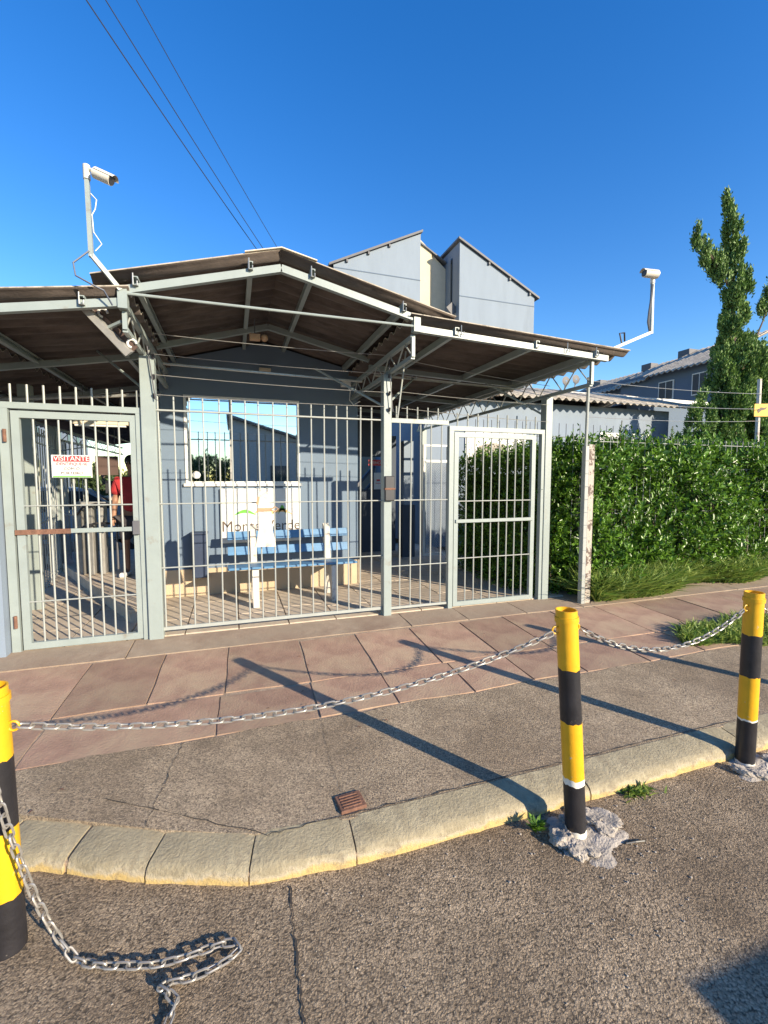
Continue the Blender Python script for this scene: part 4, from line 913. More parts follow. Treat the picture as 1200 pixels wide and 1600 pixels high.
# ------------------------------------------------------------ juniper tree
def blob_foliage(blobs, dens, leafl, mat, name='foliage', upb=.7):
    C = []; Dd = []
    for (x, y, z, r) in blobs:
        k = int(dens*r*r); v = rng.normal(size=(k, 3)); v /= np.linalg.norm(v, axis=1, keepdims=True)
        # tufts: sub-clusters so that gaps remain
        nt_ = max(8, int(r*r*260)); tv = rng.normal(size=(nt_, 3)); tv /= np.linalg.norm(tv, axis=1, keepdims=True); tc = tv*r*(.55 + .5*rng.random((nt_, 1)))*np.array([1, 1, 1.1])
        ti = rng.integers(0, nt_, k); c = tc[ti] + rng.normal(size=(k, 3))*np.array([.024, .024, .07]) * (1 + r*.7)
        C.append(c + np.array([x, y, z])); Dd.append(tv[ti]*.7 + np.array([0, 0, upb]) + rng.normal(size=(k, 3))*.45)
    P = np.concatenate(C); D = np.concatenate(Dd); n = len(P); ln = leafl*(.6 + .8*rng.random(n))
    return leaves_mesh(name, P, D, rng.normal(size=(n, 3)), ln, ln*.42, mat, .1)
TB = [(11.24, 8.27, 0.064), (11.28, 8.09, 0.103), (11.34, 7.84, 0.13), (11.47, 7.6, 0.17), (11.63, 7.33, 0.197), (11.65, 7.04, 0.211), (11.48, 6.68, 0.236), (11.75, 6.35, 0.265), (11.6, 5.98, 0.251), (11.8, 5.67, 0.267), (11.56, 5.31, 0.239), (11.85, 5.06, 0.215), (10.36, 7.41, 0.051), (10.44, 7.19, 0.101), (10.57, 7.01, 0.127), (10.79, 6.87, 0.141), (11.06, 6.74, 0.155), (11.17, 6.49, 0.156), (11.78, 4.82, 0.295), (12.28, 4.95, 0.19), (11.52, 4.45, 0.267), (12.09, 4.39, 0.353), (12.7, 4.19, 0.276), (11.78, 3.97, 0.377), (12.49, 3.78, 0.413), (11.71, 3.47, 0.324), (12.31, 3.21, 0.412), (13.01, 3.41, 0.364), (11.57, 2.99, 0.324), (12.24, 2.65, 0.441), (13.08, 2.59, 0.451), (11.57, 2.39, 0.352), (12.75, 6.22, 0.109), (13.01, 6.04, 0.165), (12.67, 5.86, 0.109), (12.49, 4.65, 0.192), (13.29, 5.68, 0.167), (13.5, 4.74, 0.338), (13.72, 3.77, 0.456), (14.07, 2.79, 0.55)]
jt = empty('juniper_tree', (11.9, 7.9, 0.0), 0, 'tall twisted juniper with a spire and side horn at the right edge', 'tree')
BL = [(x, 7.9 + random.uniform(-.12, .12), z, r * (1.0 if z > 5.2 else 1.2)) for x, z, r in TB]
link('crown', blob_foliage(BL, 60000, .07, M['juniper'], upb=1.5), jt, loc=(-11.9, -7.9, 0), kind='stuff')
tr = MB(); 
tr.tube([(12.2, 7.9, -.1), (12.15, 7.9, 1.2), (12.0, 7.95, 2.6), (11.8, 7.9, 4.2), (11.65, 7.9, 5.8), (11.6, 7.9, 7.2), (11.25, 7.9, 8.25)], [.16, .13, .10, .07, .04, .022, .01], 8)
for a, b in (((11.5, 7.9, 6.25), (10.42, 7.9, 7.25)), ((11.9, 7.9, 4.0), (12.95, 7.9, 6.0)), ((11.9, 7.9, 2.2), (13.0, 7.9, 3.6)), ((11.9, 7.9, 1.8), (11.3, 7.8, 3.2)), ((11.9, 7.9, 4.2), (12.4, 7.9, 4.6))): tr.tube([a, ((a[0]+b[0])/2, a[1], (a[2]+b[2])/2 - .02), b], [.035, .026, .012], 6)
tr.build('trunk', M['bark'], jt, smooth=True, loc=(-11.9, -7.9, 0))
sh = empty('conifer_shrub', (10.9, 7.8, 0.0), 0, 'dark conifer shrub left of the twisted juniper, against the building corner', 'shrub')
link('crown', blob_foliage([(x, 7.8, z, r) for x, z, r in [(10.69, 3.5, 0.143), (10.35, 3.19, 0.167), (10.82, 3.06, 0.209), (10.42, 2.78, 0.207), (10.09, 2.5, 0.154), (10.76, 2.45, 0.262), (10.58, 2.06, 0.313)]], 40000, .065, M['juniper']), sh, loc=(-10.9, -7.8, 0), kind='stuff')
MB().tube([(10.9, 7.8, -.1), (10.9, 7.8, 1.5), (10.95, 7.8, 3.2)], [.09, .07, .02], 6).build('trunk', M['bark'], sh, loc=(-10.9, -7.8, 0))

# ------------------------------------------------------------ low building
lb = empty('low_building', (7.5, 9.0, 0.2), 0, 'long single storey blue building with a wavy corrugated eave behind the hedge', 'building')
LO = (-7.5, -9.0, -.2)
def ladd(mb, name, mat, parent=lb, **k): return mb.build(name, mat, parent, loc=LO if parent is lb else None, **k)
LX0, LX1 = 3.95, 11.06
ladd(MB().box(LX0, LX1, 9.0, 13.0, 0.1, 3.42), 'wall', M['blue_pale'])
# eave sheets: waves along x
def eave_sheet(x0, w, y0, z0, y1, z1, waves):
    bm = bmesh.new(); spw = 6; nx = waves*spw; R_ = []
    for s_ in (.006, -.006): R_.append([[bm.verts.new((w*i/nx, (y1-y0)*j/2, (z1-z0)*j/2 + .035*math.cos(2*math.pi*i/spw) + s_)) for i in range(nx+1)] for j in range(3)])
    for t in (0, 1):
        for j in range(2):
            for i in range(nx): q = (R_[t][j][i], R_[t][j][i+1], R_[t][j+1][i+1], R_[t][j+1][i]); f = bm.faces.new(q if t == 0 else q[::-1]); f.smooth = True
    for i in range(nx): bm.faces.new((R_[0][0][i], R_[1][0][i], R_[1][0][i+1], R_[0][0][i+1]))
    for j in range(2):
        for e in (0, nx): bm.faces.new((R_[0][j][e], R_[0][j+1][e], R_[1][j+1][e], R_[1][j][e]))
    me = bpy.data.meshes.new('roof_sheet'); bm.to_mesh(me); bm.free(); me.materials.append(M['fibre_pale']); return me
wv = 5; sw = .177*wv*1.15
me = eave_sheet(0, sw, 8.55, 3.5, 11.0, 4.25, wv)
x = LX0 - .3; k = 0
while x < LX1 + .3:
    link('roof_sheet', me, lb, loc=(x - 7.5, 8.55 - 9.0, 3.46 - .2 + .004*(k % 2))); x += sw; k += 1
me = eave_sheet(0, sw, 11.0, 4.25, 13.5, 3.5, wv); x = LX0 - .3; k = 0
while x < LX1 + .3:
    link('roof_sheet', me, lb, loc=(x - 7.5, 11.02 - 9.0, 4.2 - .2 + .004*(k % 2))); x += sw; k += 1
ladd(MB().box(9.0, 17.5, 10.4, 10.52, 3.98, 4.08), 'gutter', M['white']); ladd(MB().box(11.3, 17.5, 10.6, 13, .1, 3.9), 'rear_wall', M['blue_dark'])
for i, (x, z) in enumerate(((4.95, 2.25), (8.75, 2.25))):
    sg = empty('hill_banner', (x + .8, 8.985, 2.43), 0, ('white banner with a grey hill drawing seen through the right gate', 'white banner with a hill drawing behind the hedge right of the concrete post')[i], 'sign')
    MB().box(-.80, .80, -.015, .015, -.45, .36).build('panel', M['white'], sg)
    MB().extr([(-.62, -.017, -.33), (-.45, -.017, -.05), (-.1, -.017, .02), (.22, -.017, -.02), (.3, -.017, -.33)], (0, -.003, 0)).build('hill_drawing', M['patch'], sg)
    MB().extr([(-.5, -.0175, .1), (-.3, -.0175, .2), (.0, -.0175, .24), (.25, -.0175, .2), (.4, -.0175, .1), (.1, -.0175, .14), (-.2, -.0175, .14)], (0, -.003, 0)).build('hill_drawing', M['lum'], sg)
# roof dishes and mast heads
for i, (x, z) in enumerate(((9.0, 4.35), (9.35, 4.42))):
    d = empty('satellite_dish', (x, 10.6, z - .25), 0, ('satellite dish on the low roof, nearer the canopy', 'satellite dish on the low roof, nearer the gutter end')[i], 'antenna')
    b = MB(); n0 = 14
    rings = [[b.bm.verts.new((r_*math.cos(t), -.06 + r_*r_*.8, .3 + r_*math.sin(t))) for t in np.linspace(0, 2*math.pi, n0 + 1)[:-1]] for r_ in (.02, .07, .13)]
    for q in range(2):
        for w_ in range(n0): b.bm.faces.new((rings[q][w_], rings[q][(w_+1) % n0], rings[q+1][(w_+1) % n0], rings[q+1][w_]))
    b.build('reflector', M['dgrey'], d); MB().rod((0, 0, 0), (0, -.02, .3), .02, 6).build('stand', M['galv'], d); MB().rod((0, 0, .12), (0, -.22, .3), .008, 5).build('feed_arm', M['galv'], d)

# mesh door gate beyond the passage
md = empty('mesh_gate', (3.3, 7.0, .2), 0, 'narrow steel gate with diamond mesh at the end of the canopy passage', 'gate')
b = MB(); b.box(-.24, -.205, -.02, .02, .1, 2.0); b.box(.205, .24, -.02, .02, .1, 2.0); b.box(-.205, .205, -.02, .02, 1.70, 1.74); b.box(-.205, .205, -.02, .02, .1, .14); b.box(-.205, .205, -.02, .02, 1.97, 2.0)
b.build('frame', M['white'], md)
b = MB()
for i in range(-30, 12):
    for s_ in (1, -1):
        x0_, z0_ = -.2, .14 + (i + 30)*.045 - .4; 
        ax, az = (-.2, z0_) if s_ > 0 else (.2, z0_); bx_, bz = (.2, z0_ + .4) if s_ > 0 else (-.2, z0_ + .4)
        if az < .14:
            t = (.14 - az)/.4; ax = ax + (bx_ - ax)*t; az = .14
        if bz > 1.7:
            if az >= 1.7: continue
            t = (1.7 - az)/(bz - az); bx_ = ax + (bx_ - ax)*t; bz = 1.7
        if bz <= az: continue
        b.rod((ax, .003*s_, az), (bx_, .003*s_, bz), .003, 4)
b.build('diamond_mesh', M['galv'], md, kind='stuff')
# shaded rear wall and things beyond the passage
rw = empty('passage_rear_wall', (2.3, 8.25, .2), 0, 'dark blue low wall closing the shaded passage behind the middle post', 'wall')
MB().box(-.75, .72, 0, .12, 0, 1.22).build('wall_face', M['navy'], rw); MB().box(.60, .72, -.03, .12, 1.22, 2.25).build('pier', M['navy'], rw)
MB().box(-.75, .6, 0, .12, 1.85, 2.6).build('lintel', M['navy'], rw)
cl = empty('blue_column', (3.0, 7.6, .2), 0, 'pale blue column left of the mesh gate', 'column')
MB().box(-.09, .09, -.09, .09, 0, 2.1).build('shaft', M['blue_pale'], cl); MB().box(-.12, .12, -.11, .11, .0, .95).build('base', M['navy'], cl)
ow = empty('outer_wall', (2.9, 12.5, .1), 0, 'pale weathered garden wall seen beyond the shaded passage', 'wall')
MB().box(-1.6, 1.3, 0, .15, 0, 2.25).build('wall_face', M['tan'], ow)
rs = empty('attention_sign', (2.62, 8.20, 1.93), 0, 'red sign reading ATENÇÃO hung beyond the middle post', 'sign')
MB().box(-.17, .17, -.008, .008, -.055, .055).build('plate', M['red'], rs); link('lettering', text_mesh('ATENÇÃO', .068, M['white'], .0006), rs, loc=(0, -.0095, -.003), rot=(R(90), 0, 0))
nw = empty('white_notice', (2.66, 8.22, 1.58), 0, 'white paper notice with red marks below the red sign', 'sign')
MB().box(-.09, .07, -.006, .006, -.16, .16).build('sheet', M['white'], nw); MB().box(-.04, .03, -.0085, -.0065, .0, .03).build('red_mark', M['red'], nw); MB().box(-.06, .04, -.0085, -.0065, -.05, -.04).build('red_mark', M['red'], nw)
vt = empty('wall_tube_lamp', (3.28, 8.2, 1.72), 0, 'upright white tube lamp in the passage beside the blue column', 'lamp')
MB().box(-.03, .03, -.03, .03, 0, .5, .004).build('batten', M['white'], vt)
hr_ = empty('stair_handrail', (2.6, 10.5, .2), 0, 'dark sloping stair handrail beyond the passage', 'handrail')
MB().beam((0, 0, 1.0), (.75, .2, 1.75), .07).build('rail', M['dgrey'], hr_); MB().beam((0, 0, .65), (.75, .2, 1.4), .05).build('rail', M['dgrey'], hr_)
for x_ in (0.05, .7): MB().beam((x_, .02, 0), (x_, .1, 1.0 + x_), .05).build('baluster', M['dgrey'], hr_)

# ------------------------------------------------------------ distant apartment blocks
ap = empty('apartment_block', (9.6, 20, 0), 0, 'pale blue four storey block with two opposed mono pitch gables behind the canopy', 'building')
AO = (-9.6, -20, 0)
def aadd(mb, name, mat, parent=ap, **k): return mb.build(name, mat, parent, loc=AO if parent is ap else None, **k)
aadd(MB().extr([(4.4, 20, 0), (8.55, 20, 0), (8.55, 20, 13.05), (4.4, 20, 11.05)], (0, 9, 0)), 'left_wing_wall', M['blue_pale'])
aadd(MB().extr([(10.6, 20, 0), (14.92, 20, 0), (14.92, 20, 11.0), (10.6, 20, 13.05)], (0, 9, 0)), 'right_wing_wall', M['blue_pale'])
cw = MB()
cw.extr([(8.56, 21.4, 0), (9.78, 21.4, 0), (9.78, 21.4, 10.05), (8.56, 21.4, 10.05)], (0, 6, 0)); cw.extr([(8.56, 21.4, 10.55), (9.75, 21.4, 10.55), (9.75, 21.4, 13.1), (8.9, 21.4, 13.75), (8.56, 21.4, 13.6)], (0, 6, 0)); cw.box(8.56, 9.75, 21.4, 27.4, 10.05, 10.55)
aadd(cw, 'stair_wall', M['creamlit'])
aadd(MB().extr([(9.76, 21.5, 0), (10.59, 21.5, 0), (10.59, 21.5, 12.4), (9.76, 21.5, 13.05)], (0, 6, 0)), 'stair_side_wall', M['cream'])
def slab_roof(a, b, y0, y1, over, t=.10):
    return MB().extr([(a[0], y0 - over, a[1]), (b[0], y0 - over, b[1]), (b[0], y0 - over, b[1] + t), (a[0], y0 - over, a[1] + t)], (0, y1 - y0 + over, 0))
aadd(slab_roof((4.18, 10.97), (8.62, 13.11), 20, 29, .12), 'roof', M['dgrey']); aadd(slab_roof((10.5, 13.13), (15.15, 10.9), 20, 29, .12), 'roof', M['dgrey'])
aadd(slab_roof((8.56, 13.65), (10.55, 12.6), 21.4, 27, .1, .07), 'roof', M['dgrey'])
for x0_, x1_, z0_, z1_ in ((4.4, 8.55, 10.93, 10.97), (10.6, 14.92, 10.50, 10.54)):
    aadd(MB().box(x0_, x1_, 19.985, 19.999, z0_, z1_), 'joint_line', M['blue_dark'])
for i, x_ in enumerate((5.0, 6.0, 7.0, 12.2, 13.4, 14.6)):
    z_ = 10.97 + (x_ - 4.18)*.482 if x_ < 9 else 13.13 - (x_ - 10.5)*.48
    aadd(MB().box(x_ - .04, x_ + .04, 19.9, 19.985, z_ - .14, z_ - .02), 'bracket', M['dgrey'])
def wnd(parent, o, x0_, x1_, z0_, z1_, y, off=.02):
    w = link('window', MB().box(x0_, x1_, y - off, y, z0_, z0_ + .05).box(x0_, x1_, y - off, y, z1_ - .05, z1_).box(x0_, x0_ + .05, y - off, y, z0_ + .05, z1_ - .05).box(x1_ - .05, x1_, y - off, y, z0_ + .05, z1_ - .05).mesh('window', M['white']), parent, loc=o)
    MB().box(x0_ + .05, (x0_+x1_)/2 - .02, y - off*.4, y - off*.2, z0_ + .05, z1_ - .05).build('pane', M['glass'], w); MB().box((x0_+x1_)/2 + .02, x1_ - .05, y - off*.4, y - off*.2, z0_ + .05, z1_ - .05).build('pane', M['glass'], w)
    MB().box((x0_+x1_)/2 - .02, (x0_+x1_)/2 + .02, y - off, y, z0_ + .05, z1_ - .05).build('mullion', M['white'], w)
wnd(ap, AO, 9.82, 10.45, 9.55, 10.3, 21.49, .05); wnd(ap, AO, 8.65, 9.0, 9.7, 10.45, 21.39, .05)
# narrow window slot on the right wing's side
sw_ = link('window', MB().box(10.55, 10.59, 20.75, 20.86, 9.6, 12.6).mesh('window', M['glass']), ap, loc=AO)
ow_ = link('open_window', MB().beam((10.57, 20.35, 10.15), (10.25, 20.35, 9.85), .5, .04, up=(0, 1, 0)).mesh('open_window', M['dgrey']), ap, loc=AO)

tb = empty('terraced_block', (24, 22, 0), 0, 'blue three storey block with shade put into its side walls, receding under stepped corrugated roofs at right', 'building')
TO = (-24, -22, 0)
def tadd(mb, name, mat, **k): return mb.build(name, mat, tb, loc=TO, **k)
tadd(MB().box(22.4, 30, 15.8, 21.5, 0, 7.55), 'front_wing_wall', M['blue_dark']); tadd(MB().box(23.6, 30, 21.5, 33, 0, 7.9), 'rear_wing_wall', M['blue_dark'])
tadd(MB().box(22.42, 30, 15.72, 15.79, 0, 7.55), 'end_wall', M['blue_pale'])  # sunlit end in the pale tone, shaded sides in the dark one
def roof_x(x0_, z0_, x1_, z1_, y0, y1, n):
    m = MB(); ny = n*4; T = [[m.bm.verts.new((x0_ if i == 0 else x1_, y0 + (y1 - y0)*j/ny, (z0_ if i == 0 else z1_) + .05*math.cos(j*math.pi/2))) for j in range(ny + 1)] for i in range(2)]
    B_ = [[m.bm.verts.new((v.co.x, v.co.y, v.co.z - .05)) for v in row] for row in T]
    for j in range(ny):
        m.bm.faces.new((T[0][j], T[1][j], T[1][j+1], T[0][j+1])); m.bm.faces.new((B_[0][j], B_[0][j+1], B_[1][j+1], B_[1][j])); m.bm.faces.new((T[0][j], T[0][j+1], B_[0][j+1], B_[0][j])); m.bm.faces.new((T[1][j], T[1][j+1], B_[1][j+1], B_[1][j]))
    for i, rj in ((0, 0), (0, ny)): m.bm.faces.new((T[0][rj], T[1][rj], B_[1][rj], B_[0][rj]))
    return m
tadd(roof_x(21.9, 7.35, 26.0, 9.2, 15.6, 19.5, 12), 'roof', M['fibre_pale']); tadd(roof_x(22.1, 7.25, 26.0, 9.0, 19.5, 21.7, 7), 'roof', M['fibre_pale'])
tadd(roof_x(23.0, 7.35, 26.0, 8.8, 21.7, 27.5, 16), 'roof', M['fibre_pale']); tadd(roof_x(22.0, 6.2, 26.0, 8.4, 27.5, 33, 14), 'roof', M['fibre_pale'])
for y0, y1, z0_, z1_ in ((16.2, 17.0, 5.9, 7.0), (18.0, 18.9, 5.9, 6.95), (16.2, 17.0, 3.2, 4.3), (18.0, 18.9, 3.2, 4.3)):
    w = link('window', MB().box(22.35, 22.4, y0, y1, z0_, z1_).mesh('window', M['white']), tb, loc=TO)
    ym = (y0 + y1)/2; MB().box(22.33, 22.348, y0 + .06, ym - .03, z0_ + .06, z1_ - .06).build('pane', M['glass'], w); MB().box(22.33, 22.348, ym + .03, y1 - .06, z0_ + .06, z1_ - .06).build('pane', M['glass'], w)
for i, y_ in enumerate((17.2, 19.4, 21.9, 26.0)): tadd(MB().box(25.2, 25.8, y_, y_ + .7, 8.9 - .15*i, 9.4 - .2*i), 'roof_vent', M['dgrey'])

# left apartment seen through the gate
al = empty('tower_block', (-12, 30, 0), 0, 'tall pale blue apartment facade with slit windows seen through the left gate', 'building')
MB().box(-4, 2, -14, 8, 0, 6.4).build('wall', M['blue_pale'], al)
me = MB().box(2.001, 2.05, -.25, .25, 0, 1.5).mesh('window', M['glass'])
for fl_ in range(2):
    for k in range(12): link('window', me, al, loc=(0, -13 + k*1.7, 1.2 + fl_*2.75))
tl2 = empty('garden_wall', (-6.5, 16, 0), 0, 'sunlit low garden wall across the yard beyond the left gate', 'wall')
MB().box(-6, 4, 0, .2, 0, 1.1).build('wall_face', M['tan'], tl2)
sb = empty('yard_shrub', (-5.2, 12.2, 0), 0, 'round mixed shrub in the yard seen low through the left gate', 'shrub')
link('crown', blob_foliage([(0, 0, .9, .6), (.5, .1, .7, .5), (-.5, 0, .8, .5)], 9000, .1, M['far']), sb, kind='stuff'); MB().tube([(0, 0, 0), (0, 0, .8)], .05, 6).build('trunk', M['bark'], sb)
sb = empty('yard_tree', (-4.2, 17.5, 0), 0, 'small leafy tree far behind the parked car', 'tree')
link('crown', blob_foliage([(0, 0, 1.6, .5), (.5, .1, 1.4, .4), (-.5, 0, 1.5, .4)], 9000, .12, M['far']), sb, kind='stuff'); MB().tube([(0, 0, 0), (0, 0, 2)], .08, 6).build('trunk', M['bark'], sb)

# parked car in the yard
def car(loc, rz, paint, label, van=False):
    root = empty('parked_van' if van else 'parked_car', loc, rz, label, 'van' if van else 'car')
    if van: prof = [(-2.3, .35), (2.2, .35), (2.3, .8), (1.95, 1.05), (1.45, 1.80), (-2.3, 1.82)]
    else: prof = [(-2.0, .3), (2.05, .3), (2.1, .62), (1.9, .80), (1.05, .92), (.45, 1.38), (-.85, 1.42), (-1.55, .98), (-2.0, .9)]
    w = .86; m = MB(); m.extr([(x, -w, z) for x, z in prof], (0, 2*w, 0)); bmesh.ops.bevel(m.bm, geom=m.bm.edges[:], offset=.05, segments=2, affect='EDGES'); m.build('body', paint, root, smooth=True)
    sidew = [(1.25, 1.05), (1.15, 1.55), (.2, 1.6), (.2, 1.05)] if van else [(.95, .96), (.42, 1.32), (-.15, 1.34), (-.15, .96)]
    side2 = [(-.9, 1.05), (-.9, 1.6), (.1, 1.6), (.1, 1.05)] if van else [(-.22, .96), (-.22, 1.34), (-.82, 1.34), (-1.3, 1.0)]
    for s_ in (-1, 1):
        for q in (sidew, side2): MB().extr([(x, s_*(w + .001), z) for x, z in q], (0, s_*.006, 0)).build('side_window', M['glass'], root)
    fr = [(1.90, 1.12), (1.50, 1.72)] if van else [(1.02, .97), (.52, 1.34)]
    n = Vector((fr[0][1] - 0, 0, 0))
    dx = .06; MB().extr([(fr[0][0] + dx*.6, -w*.85, fr[0][1] + dx*.3), (fr[0][0] + dx*.6, w*.85, fr[0][1] + dx*.3), (fr[1][0] + dx*.6, w*.78, fr[1][1] + dx*.3), (fr[1][0] + dx*.6, -w*.78, fr[1][1] + dx*.3)], (.01, 0, .01)).build('windscreen', M['glass'], root)
    for x in (-1.3, 1.35):
        for s_ in (-1, 1):
            wh = MB().rod((x, s_*(w - .18), .31), (x, s_*(w + .02), .31), .31, 24).build('wheel', M['dark'], root, smooth=True); MB().rod((x, s_*(w + .021), .31), (x, s_*(w + .03), .31), .18, 16).build('rim', M['galv'], wh)
    for s_ in (-1, 1):
        MB().box(2.09 if not van else 2.27, 2.13 if not van else 2.32, s_*.62 - .12, s_*.62 + .12, .58, .72, .01).build('headlight', M['white'], root); MB().box(-2.04 if not van else -2.34, -1.99 if not van else -2.29, s_*.66 - .1, s_*.66 + .1, .68, .84, .01).build('tail_light', M['red'], root)
    return root
car((-3.55, 11.2, 0.05), R(20), M['car'], 'light blue parked car in the yard beyond the left gate')
pl = empty('shadow_block', (2.765, -1.235, 0), 0, 'unseen block added behind the camera to cast the corner shadow on the road', 'shadow_block')  # added out of view, shaped only for the shadow corner it casts
for a_ in ((0, 3.4, -.14, 0), (0, 3.4, -2.2, -2.06), (0, .14, -2.06, -.14), (3.26, 3.4, -2.06, -.14)): MB().box(a_[0], a_[1], a_[2], a_[3], -.02, .90, .004).build('side_wall', M['sidec'], pl)
MB().box(.14, 3.26, -2.06, -.14, .5, .82).build('soil', M['soil'], pl)  # fill of the added shadow-casting block
# motorcycle behind the passage fence
mc = empty('motorcycle', (-3.3, 8.4, .05), R(70), 'dark motorcycle parked beyond the passage fence with a red tail lamp', 'motorcycle')
for x in (-.62, .62): 
    wh = MB().tube([(x + .28*math.cos(t), 0, .30 + .28*math.sin(t)) for t in np.linspace(0, 2*math.pi, 21)[:-1]], .045, 8, closed=True).build('wheel', M['dark'], mc, smooth=True)
    MB().rod((x, -.03, .30), (x, .03, .30), .06, 10).build('hub', M['galv'], wh)
MB().ball((.15, 0, .78), .2, 2, (1.3, .6, .6)).build('fuel_tank', M['red'], mc, smooth=True); MB().box(-.65, 0, -.12, .12, .74, .84, .03).build('saddle', M['dark'], mc)
MB().box(-.2, .3, -.12, .12, .3, .62, .03).build('engine', M['galv'], mc); MB().beam((.62, 0, .3), (.38, 0, 1.0), .06).build('fork', M['galv'], mc)
MB().tube([(.25, -.36, 1.05), (.38, -.2, 1.03), (.40, .2, 1.03), (.25, .36, 1.05)], .018, 6).build('handlebar', M['dark'], mc); MB().ball((.5, 0, .93), .09, 2).build('headlamp', M['white'], mc, smooth=True); MB().box(-.72, -.66, -.06, .06, .72, .80).build('tail_lamp', M['red'], mc)
# turnstile on the walkway
ts = empty('turnstile', (-1.86, 7.1, .30), 0, 'cream cabinet turnstile with dark curved arms on the raised walkway', 'turnstile')
for i in range(3): MB().box(-.16 + i*.13, -.10 + i*.13, -.1, .12, 0, .95, .005).build('panel', M['lum'], ts)
MB().box(-.17, .21, -.08, .14, .951, 1.0, .005).build('top', M['lum'], ts)
for z in (.98, .72): MB().tube([(-.15, -.12, z - .15), (-.05, -.18, z - .04), (.1, -.2, z), (.45, -.15, z - .02)], .016, 7).build('arm', M['dark'], ts, smooth=True)
bd = empty('hanging_board', (-1.58, 6.8, 1.79), 0, 'dark brown board hanging beside the person in red', 'board')
MB().box(-.13, .13, -.015, .015, -.125, .125).build('panel', M['brown'], bd)
for x in (-.1, .1): MB().rod((x, 0, .125), (x, 0, .75), .004, 5).build('cord', M['dgrey'], bd)
mn = empty('monitor', (-1.52, 6.9, 1.5), 0, 'small dark monitor below the hanging brown board', 'monitor')
MB().box(-.11, .11, -.02, .02, -.08, .09, .005).build('screen', M['dark'], mn); MB().rod((0, 0, -.08), (0, 0, -1.12), .015, 6).build('stand', M['dgrey'], mn)

# ------------------------------------------------------------ person in red
def skin_mesh(name, V, E, Rr, mats, parent, sub=2):
    me = bpy.data.meshes.new(name); me.from_pydata(V, E, []); me.update(); o = link(name, me, parent)
    sk = o.modifiers.new('skin', 'SKIN'); 
    for i, r_ in enumerate(Rr): me.skin_vertices[0].data[i].radius = (r_ if isinstance(r_, tuple) else (r_, r_))
    me.skin_vertices[0].data[0].use_root = True
    s_ = o.modifiers.new('sub', 'SUBSURF'); s_.levels = sub; s_.render_levels = sub; me.materials.append(mats); return o
pe = empty('person', (-1.29, 6.80, .30), R(170), 'person in a red shirt standing in the shade behind the left gate', 'person')
V = [(0, 0, .93), (0, 0, 1.12), (0, 0, 1.33), (0, .0, 1.44), (0, -.005, 1.52), (0, 0.01, 1.60), (0, .02, 1.66),
     (-.17, 0, 1.39), (-.24, 0, 1.12), (-.23, .10, .90), (-.22, .14, .82), (.17, 0, 1.39), (.24, -.01, 1.12), (.23, .08, .90), (.22, .12, .82),
     (-.10, 0, .86), (-.11, .02, .48), (-.11, 0, .08), (-.12, .14, .03), (.10, 0, .86), (.11, .02, .48), (.11, 0, .08), (.12, .14, .03)]
E_ = [(0, 1), (1, 2), (2, 3), (3, 4), (4, 5), (5, 6), (2, 7), (7, 8), (8, 9), (9, 10), (2, 11), (11, 12), (12, 13), (13, 14), (0, 15), (15, 16), (16, 17), (17, 18), (0, 19), (19, 20), (20, 21), (21, 22)]
Rr = [(.15, .11), (.13, .10), (.16, .11), .06, .055, .085, .075, .055, .042, .033, .03, .055, .042, .033, .03, .085, .055, .038, .034, .085, .055, .038, .034]
skin_mesh('body', V, E_, Rr, M['skin'], pe)
skin_mesh('shirt', [(0, 0, .88), (0, 0, 1.12), (0, 0, 1.35), (0, 0, 1.42), (-.18, 0, 1.37), (-.245, 0, 1.16), (.18, 0, 1.37), (.245, -.01, 1.16)], [(0, 1), (1, 2), (2, 3), (2, 4), (4, 5), (2, 6), (6, 7)], [(.185, .14), (.165, .13), (.18, .13), .08, .085, .075, .085, .075], M['redcloth'], pe)
skin_mesh('shorts', [(0, 0, .90), (-.10, 0, .80), (-.11, .02, .50), (.10, 0, .80), (.11, .02, .50)], [(0, 1), (1, 2), (0, 3), (3, 4)], [(.175, .13), .115, .09, .115, .09], M['shorts'], pe)
MB().ball((0, 0, 1.655), .098, 3, (.92, 1.05, .95)).build('hair', M['hair'], pe, smooth=True)
MB().extr([(-.012, .085, 1.60), (.012, .085, 1.60), (.0, .09, 1.64)], (0, .03, 0)).build('nose', M['skin'], pe)
for s_ in (-1, 1):
    MB().ball((s_*.03, .095, 1.635), .009, 1).build('eye', M['white'], pe)
    for k in range(4): MB().tube([(s_*(.22 - .012 + .008*k), .13 + .005*k, .82), (s_*(.22 - .012 + .008*k), .155, .775), (s_*(.215 - .012 + .008*k), .15, .74 + .006*abs(k-1))], .0075, 6).build('finger', M['skin'], pe, smooth=True)
    MB().tube([(s_*.20, .13, .82), (s_*.185, .16, .79)], .009, 6).build('thumb', M['skin'], pe, smooth=True)
    MB().box(s_*.115 - .045, s_*.115 + .045, -.07, .20, 0, .07, .02).build('shoe', M['white'], pe)

pe.scale = (.94, .94, .94)

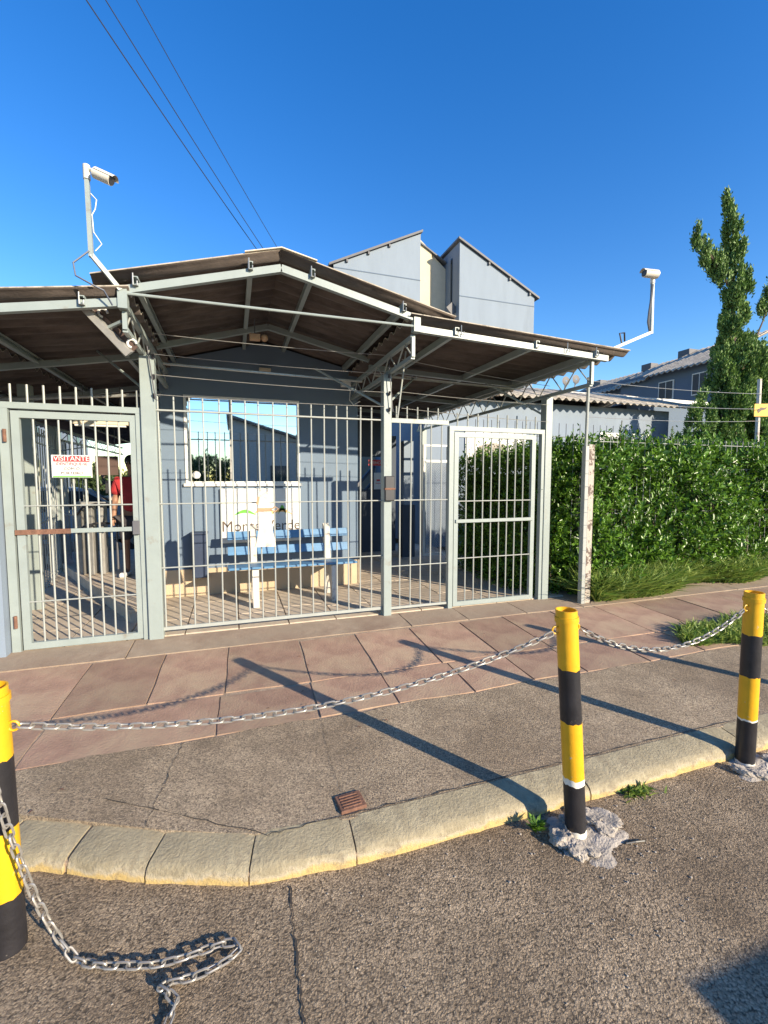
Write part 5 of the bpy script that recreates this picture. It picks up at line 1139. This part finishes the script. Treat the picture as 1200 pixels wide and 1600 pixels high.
# ------------------------------------------------------------ overhead cables
# the cables run from a pole left of the camera to one hidden behind the roof
CABLES = [((-2.79, 12.0, 12.02), (1.01, 18.0, 10.26), .014), ((-2.42, 12.0, 12.14), (1.29, 18.0, 10.26), .012), ((-1.81, 12.0, 12.33), (1.76, 18.0, 10.45), .010)]
NM = ['leftmost of the three black overhead cables crossing the sky', 'middle one of the three overhead cables crossing the sky', 'rightmost of the three overhead cables, thinnest against the sky']
for (p0, p1, r_), lbl in zip(CABLES, NM):
    a = Vector(p0); b = Vector(p1); d = b - a; a2 = a - d*1.2; b2 = b + d*.5
    sg_ = .25; pts = []
    for i in range(25):
        t = i/24; p = a2.lerp(b2, t); s = (t - .444)/.37; pts.append(p + Vector((0, 0, sg_*(s*s - s)*1.0 if True else 0)))
    o = MB().tube(pts, r_, 5).build('overhead_cable', M['dark']); tag(o, lbl, 'cable', 'overhead cables')

# building across the street (seen only mirrored in the gatehouse window)
os_ = empty('street_building', (4.2, -17, 0), 0, 'dark rendered building with a sloping roof mirrored in the gatehouse window', 'building')
MB().extr([(-4.3, 0, 0), (5.5, 0, 0), (5.5, 0, 4.0), (-.4, 0, 4.15), (-4.3, 0, 5.3)], (0, -7, 0)).build('wall', M['lum'], os_)
MB().extr([(-4.5, .4, 5.37), (-.4, .4, 4.16), (6.0, .4, 4.02), (6.0, .4, 4.16), (-.4, .4, 4.32), (-4.5, .4, 5.55)], (0, -8, 0)).build('roof', M['fibre'], os_)
for x in (-2, 0.5, 3): MB().box(x, x + 1.1, .001, .05, 1.2, 2.5).build('window', M['glass'], os_)

# distant trees along the street behind the camera (they show only mirrored in the window)
tv = empty('street_trees', (0, -48, 0), 0, 'far line of street trees mirrored low in the gatehouse window', 'trees')
link('crown', blob_foliage([(-34 + i*2.4, random.uniform(-1, 1), random.uniform(1.6, 2.6), random.uniform(1.6, 2.4)) for i in range(30)], 420, .45, M['far']), tv, kind='stuff')

grit = MB(); rr = random.Random(11)
for i in range(420):
    x = rr.uniform(-1.2, 3.2); y = rr.uniform(.55, 1.66) if i % 3 else rr.uniform(1.45, 1.67)
    if x < .2 and y > 1.5: continue
    s_ = rr.uniform(.001, .0035); m0 = len(grit.bm.verts); grit.ball((x, y, s_*.5), s_, 1, (rr.uniform(.8, 1.5), 1, .7))
tag(grit.build('road_grit', M['patch']), 'fine loose grit lying along the gutter and road', 'grit', None, 'stuff')
leafy = rng.random((16, 3)) * [4.2, 1.4, 0] + [-1.0, 2.2, 0]; leafy[:, 2] = [gz(y) + .006 for y in leafy[:, 1]]
lf = link('fallen_leaves', leaves_mesh('fallen_leaves', leafy, rng.normal(size=(16, 3)) * [1, 1, .08], np.tile([0., 0, 1], (16, 1)), np.full(16, .03), np.full(16, .012), M['rust'])); tag(lf, 'few dry brown leaves scattered over the pavement', 'leaves', None, 'stuff')
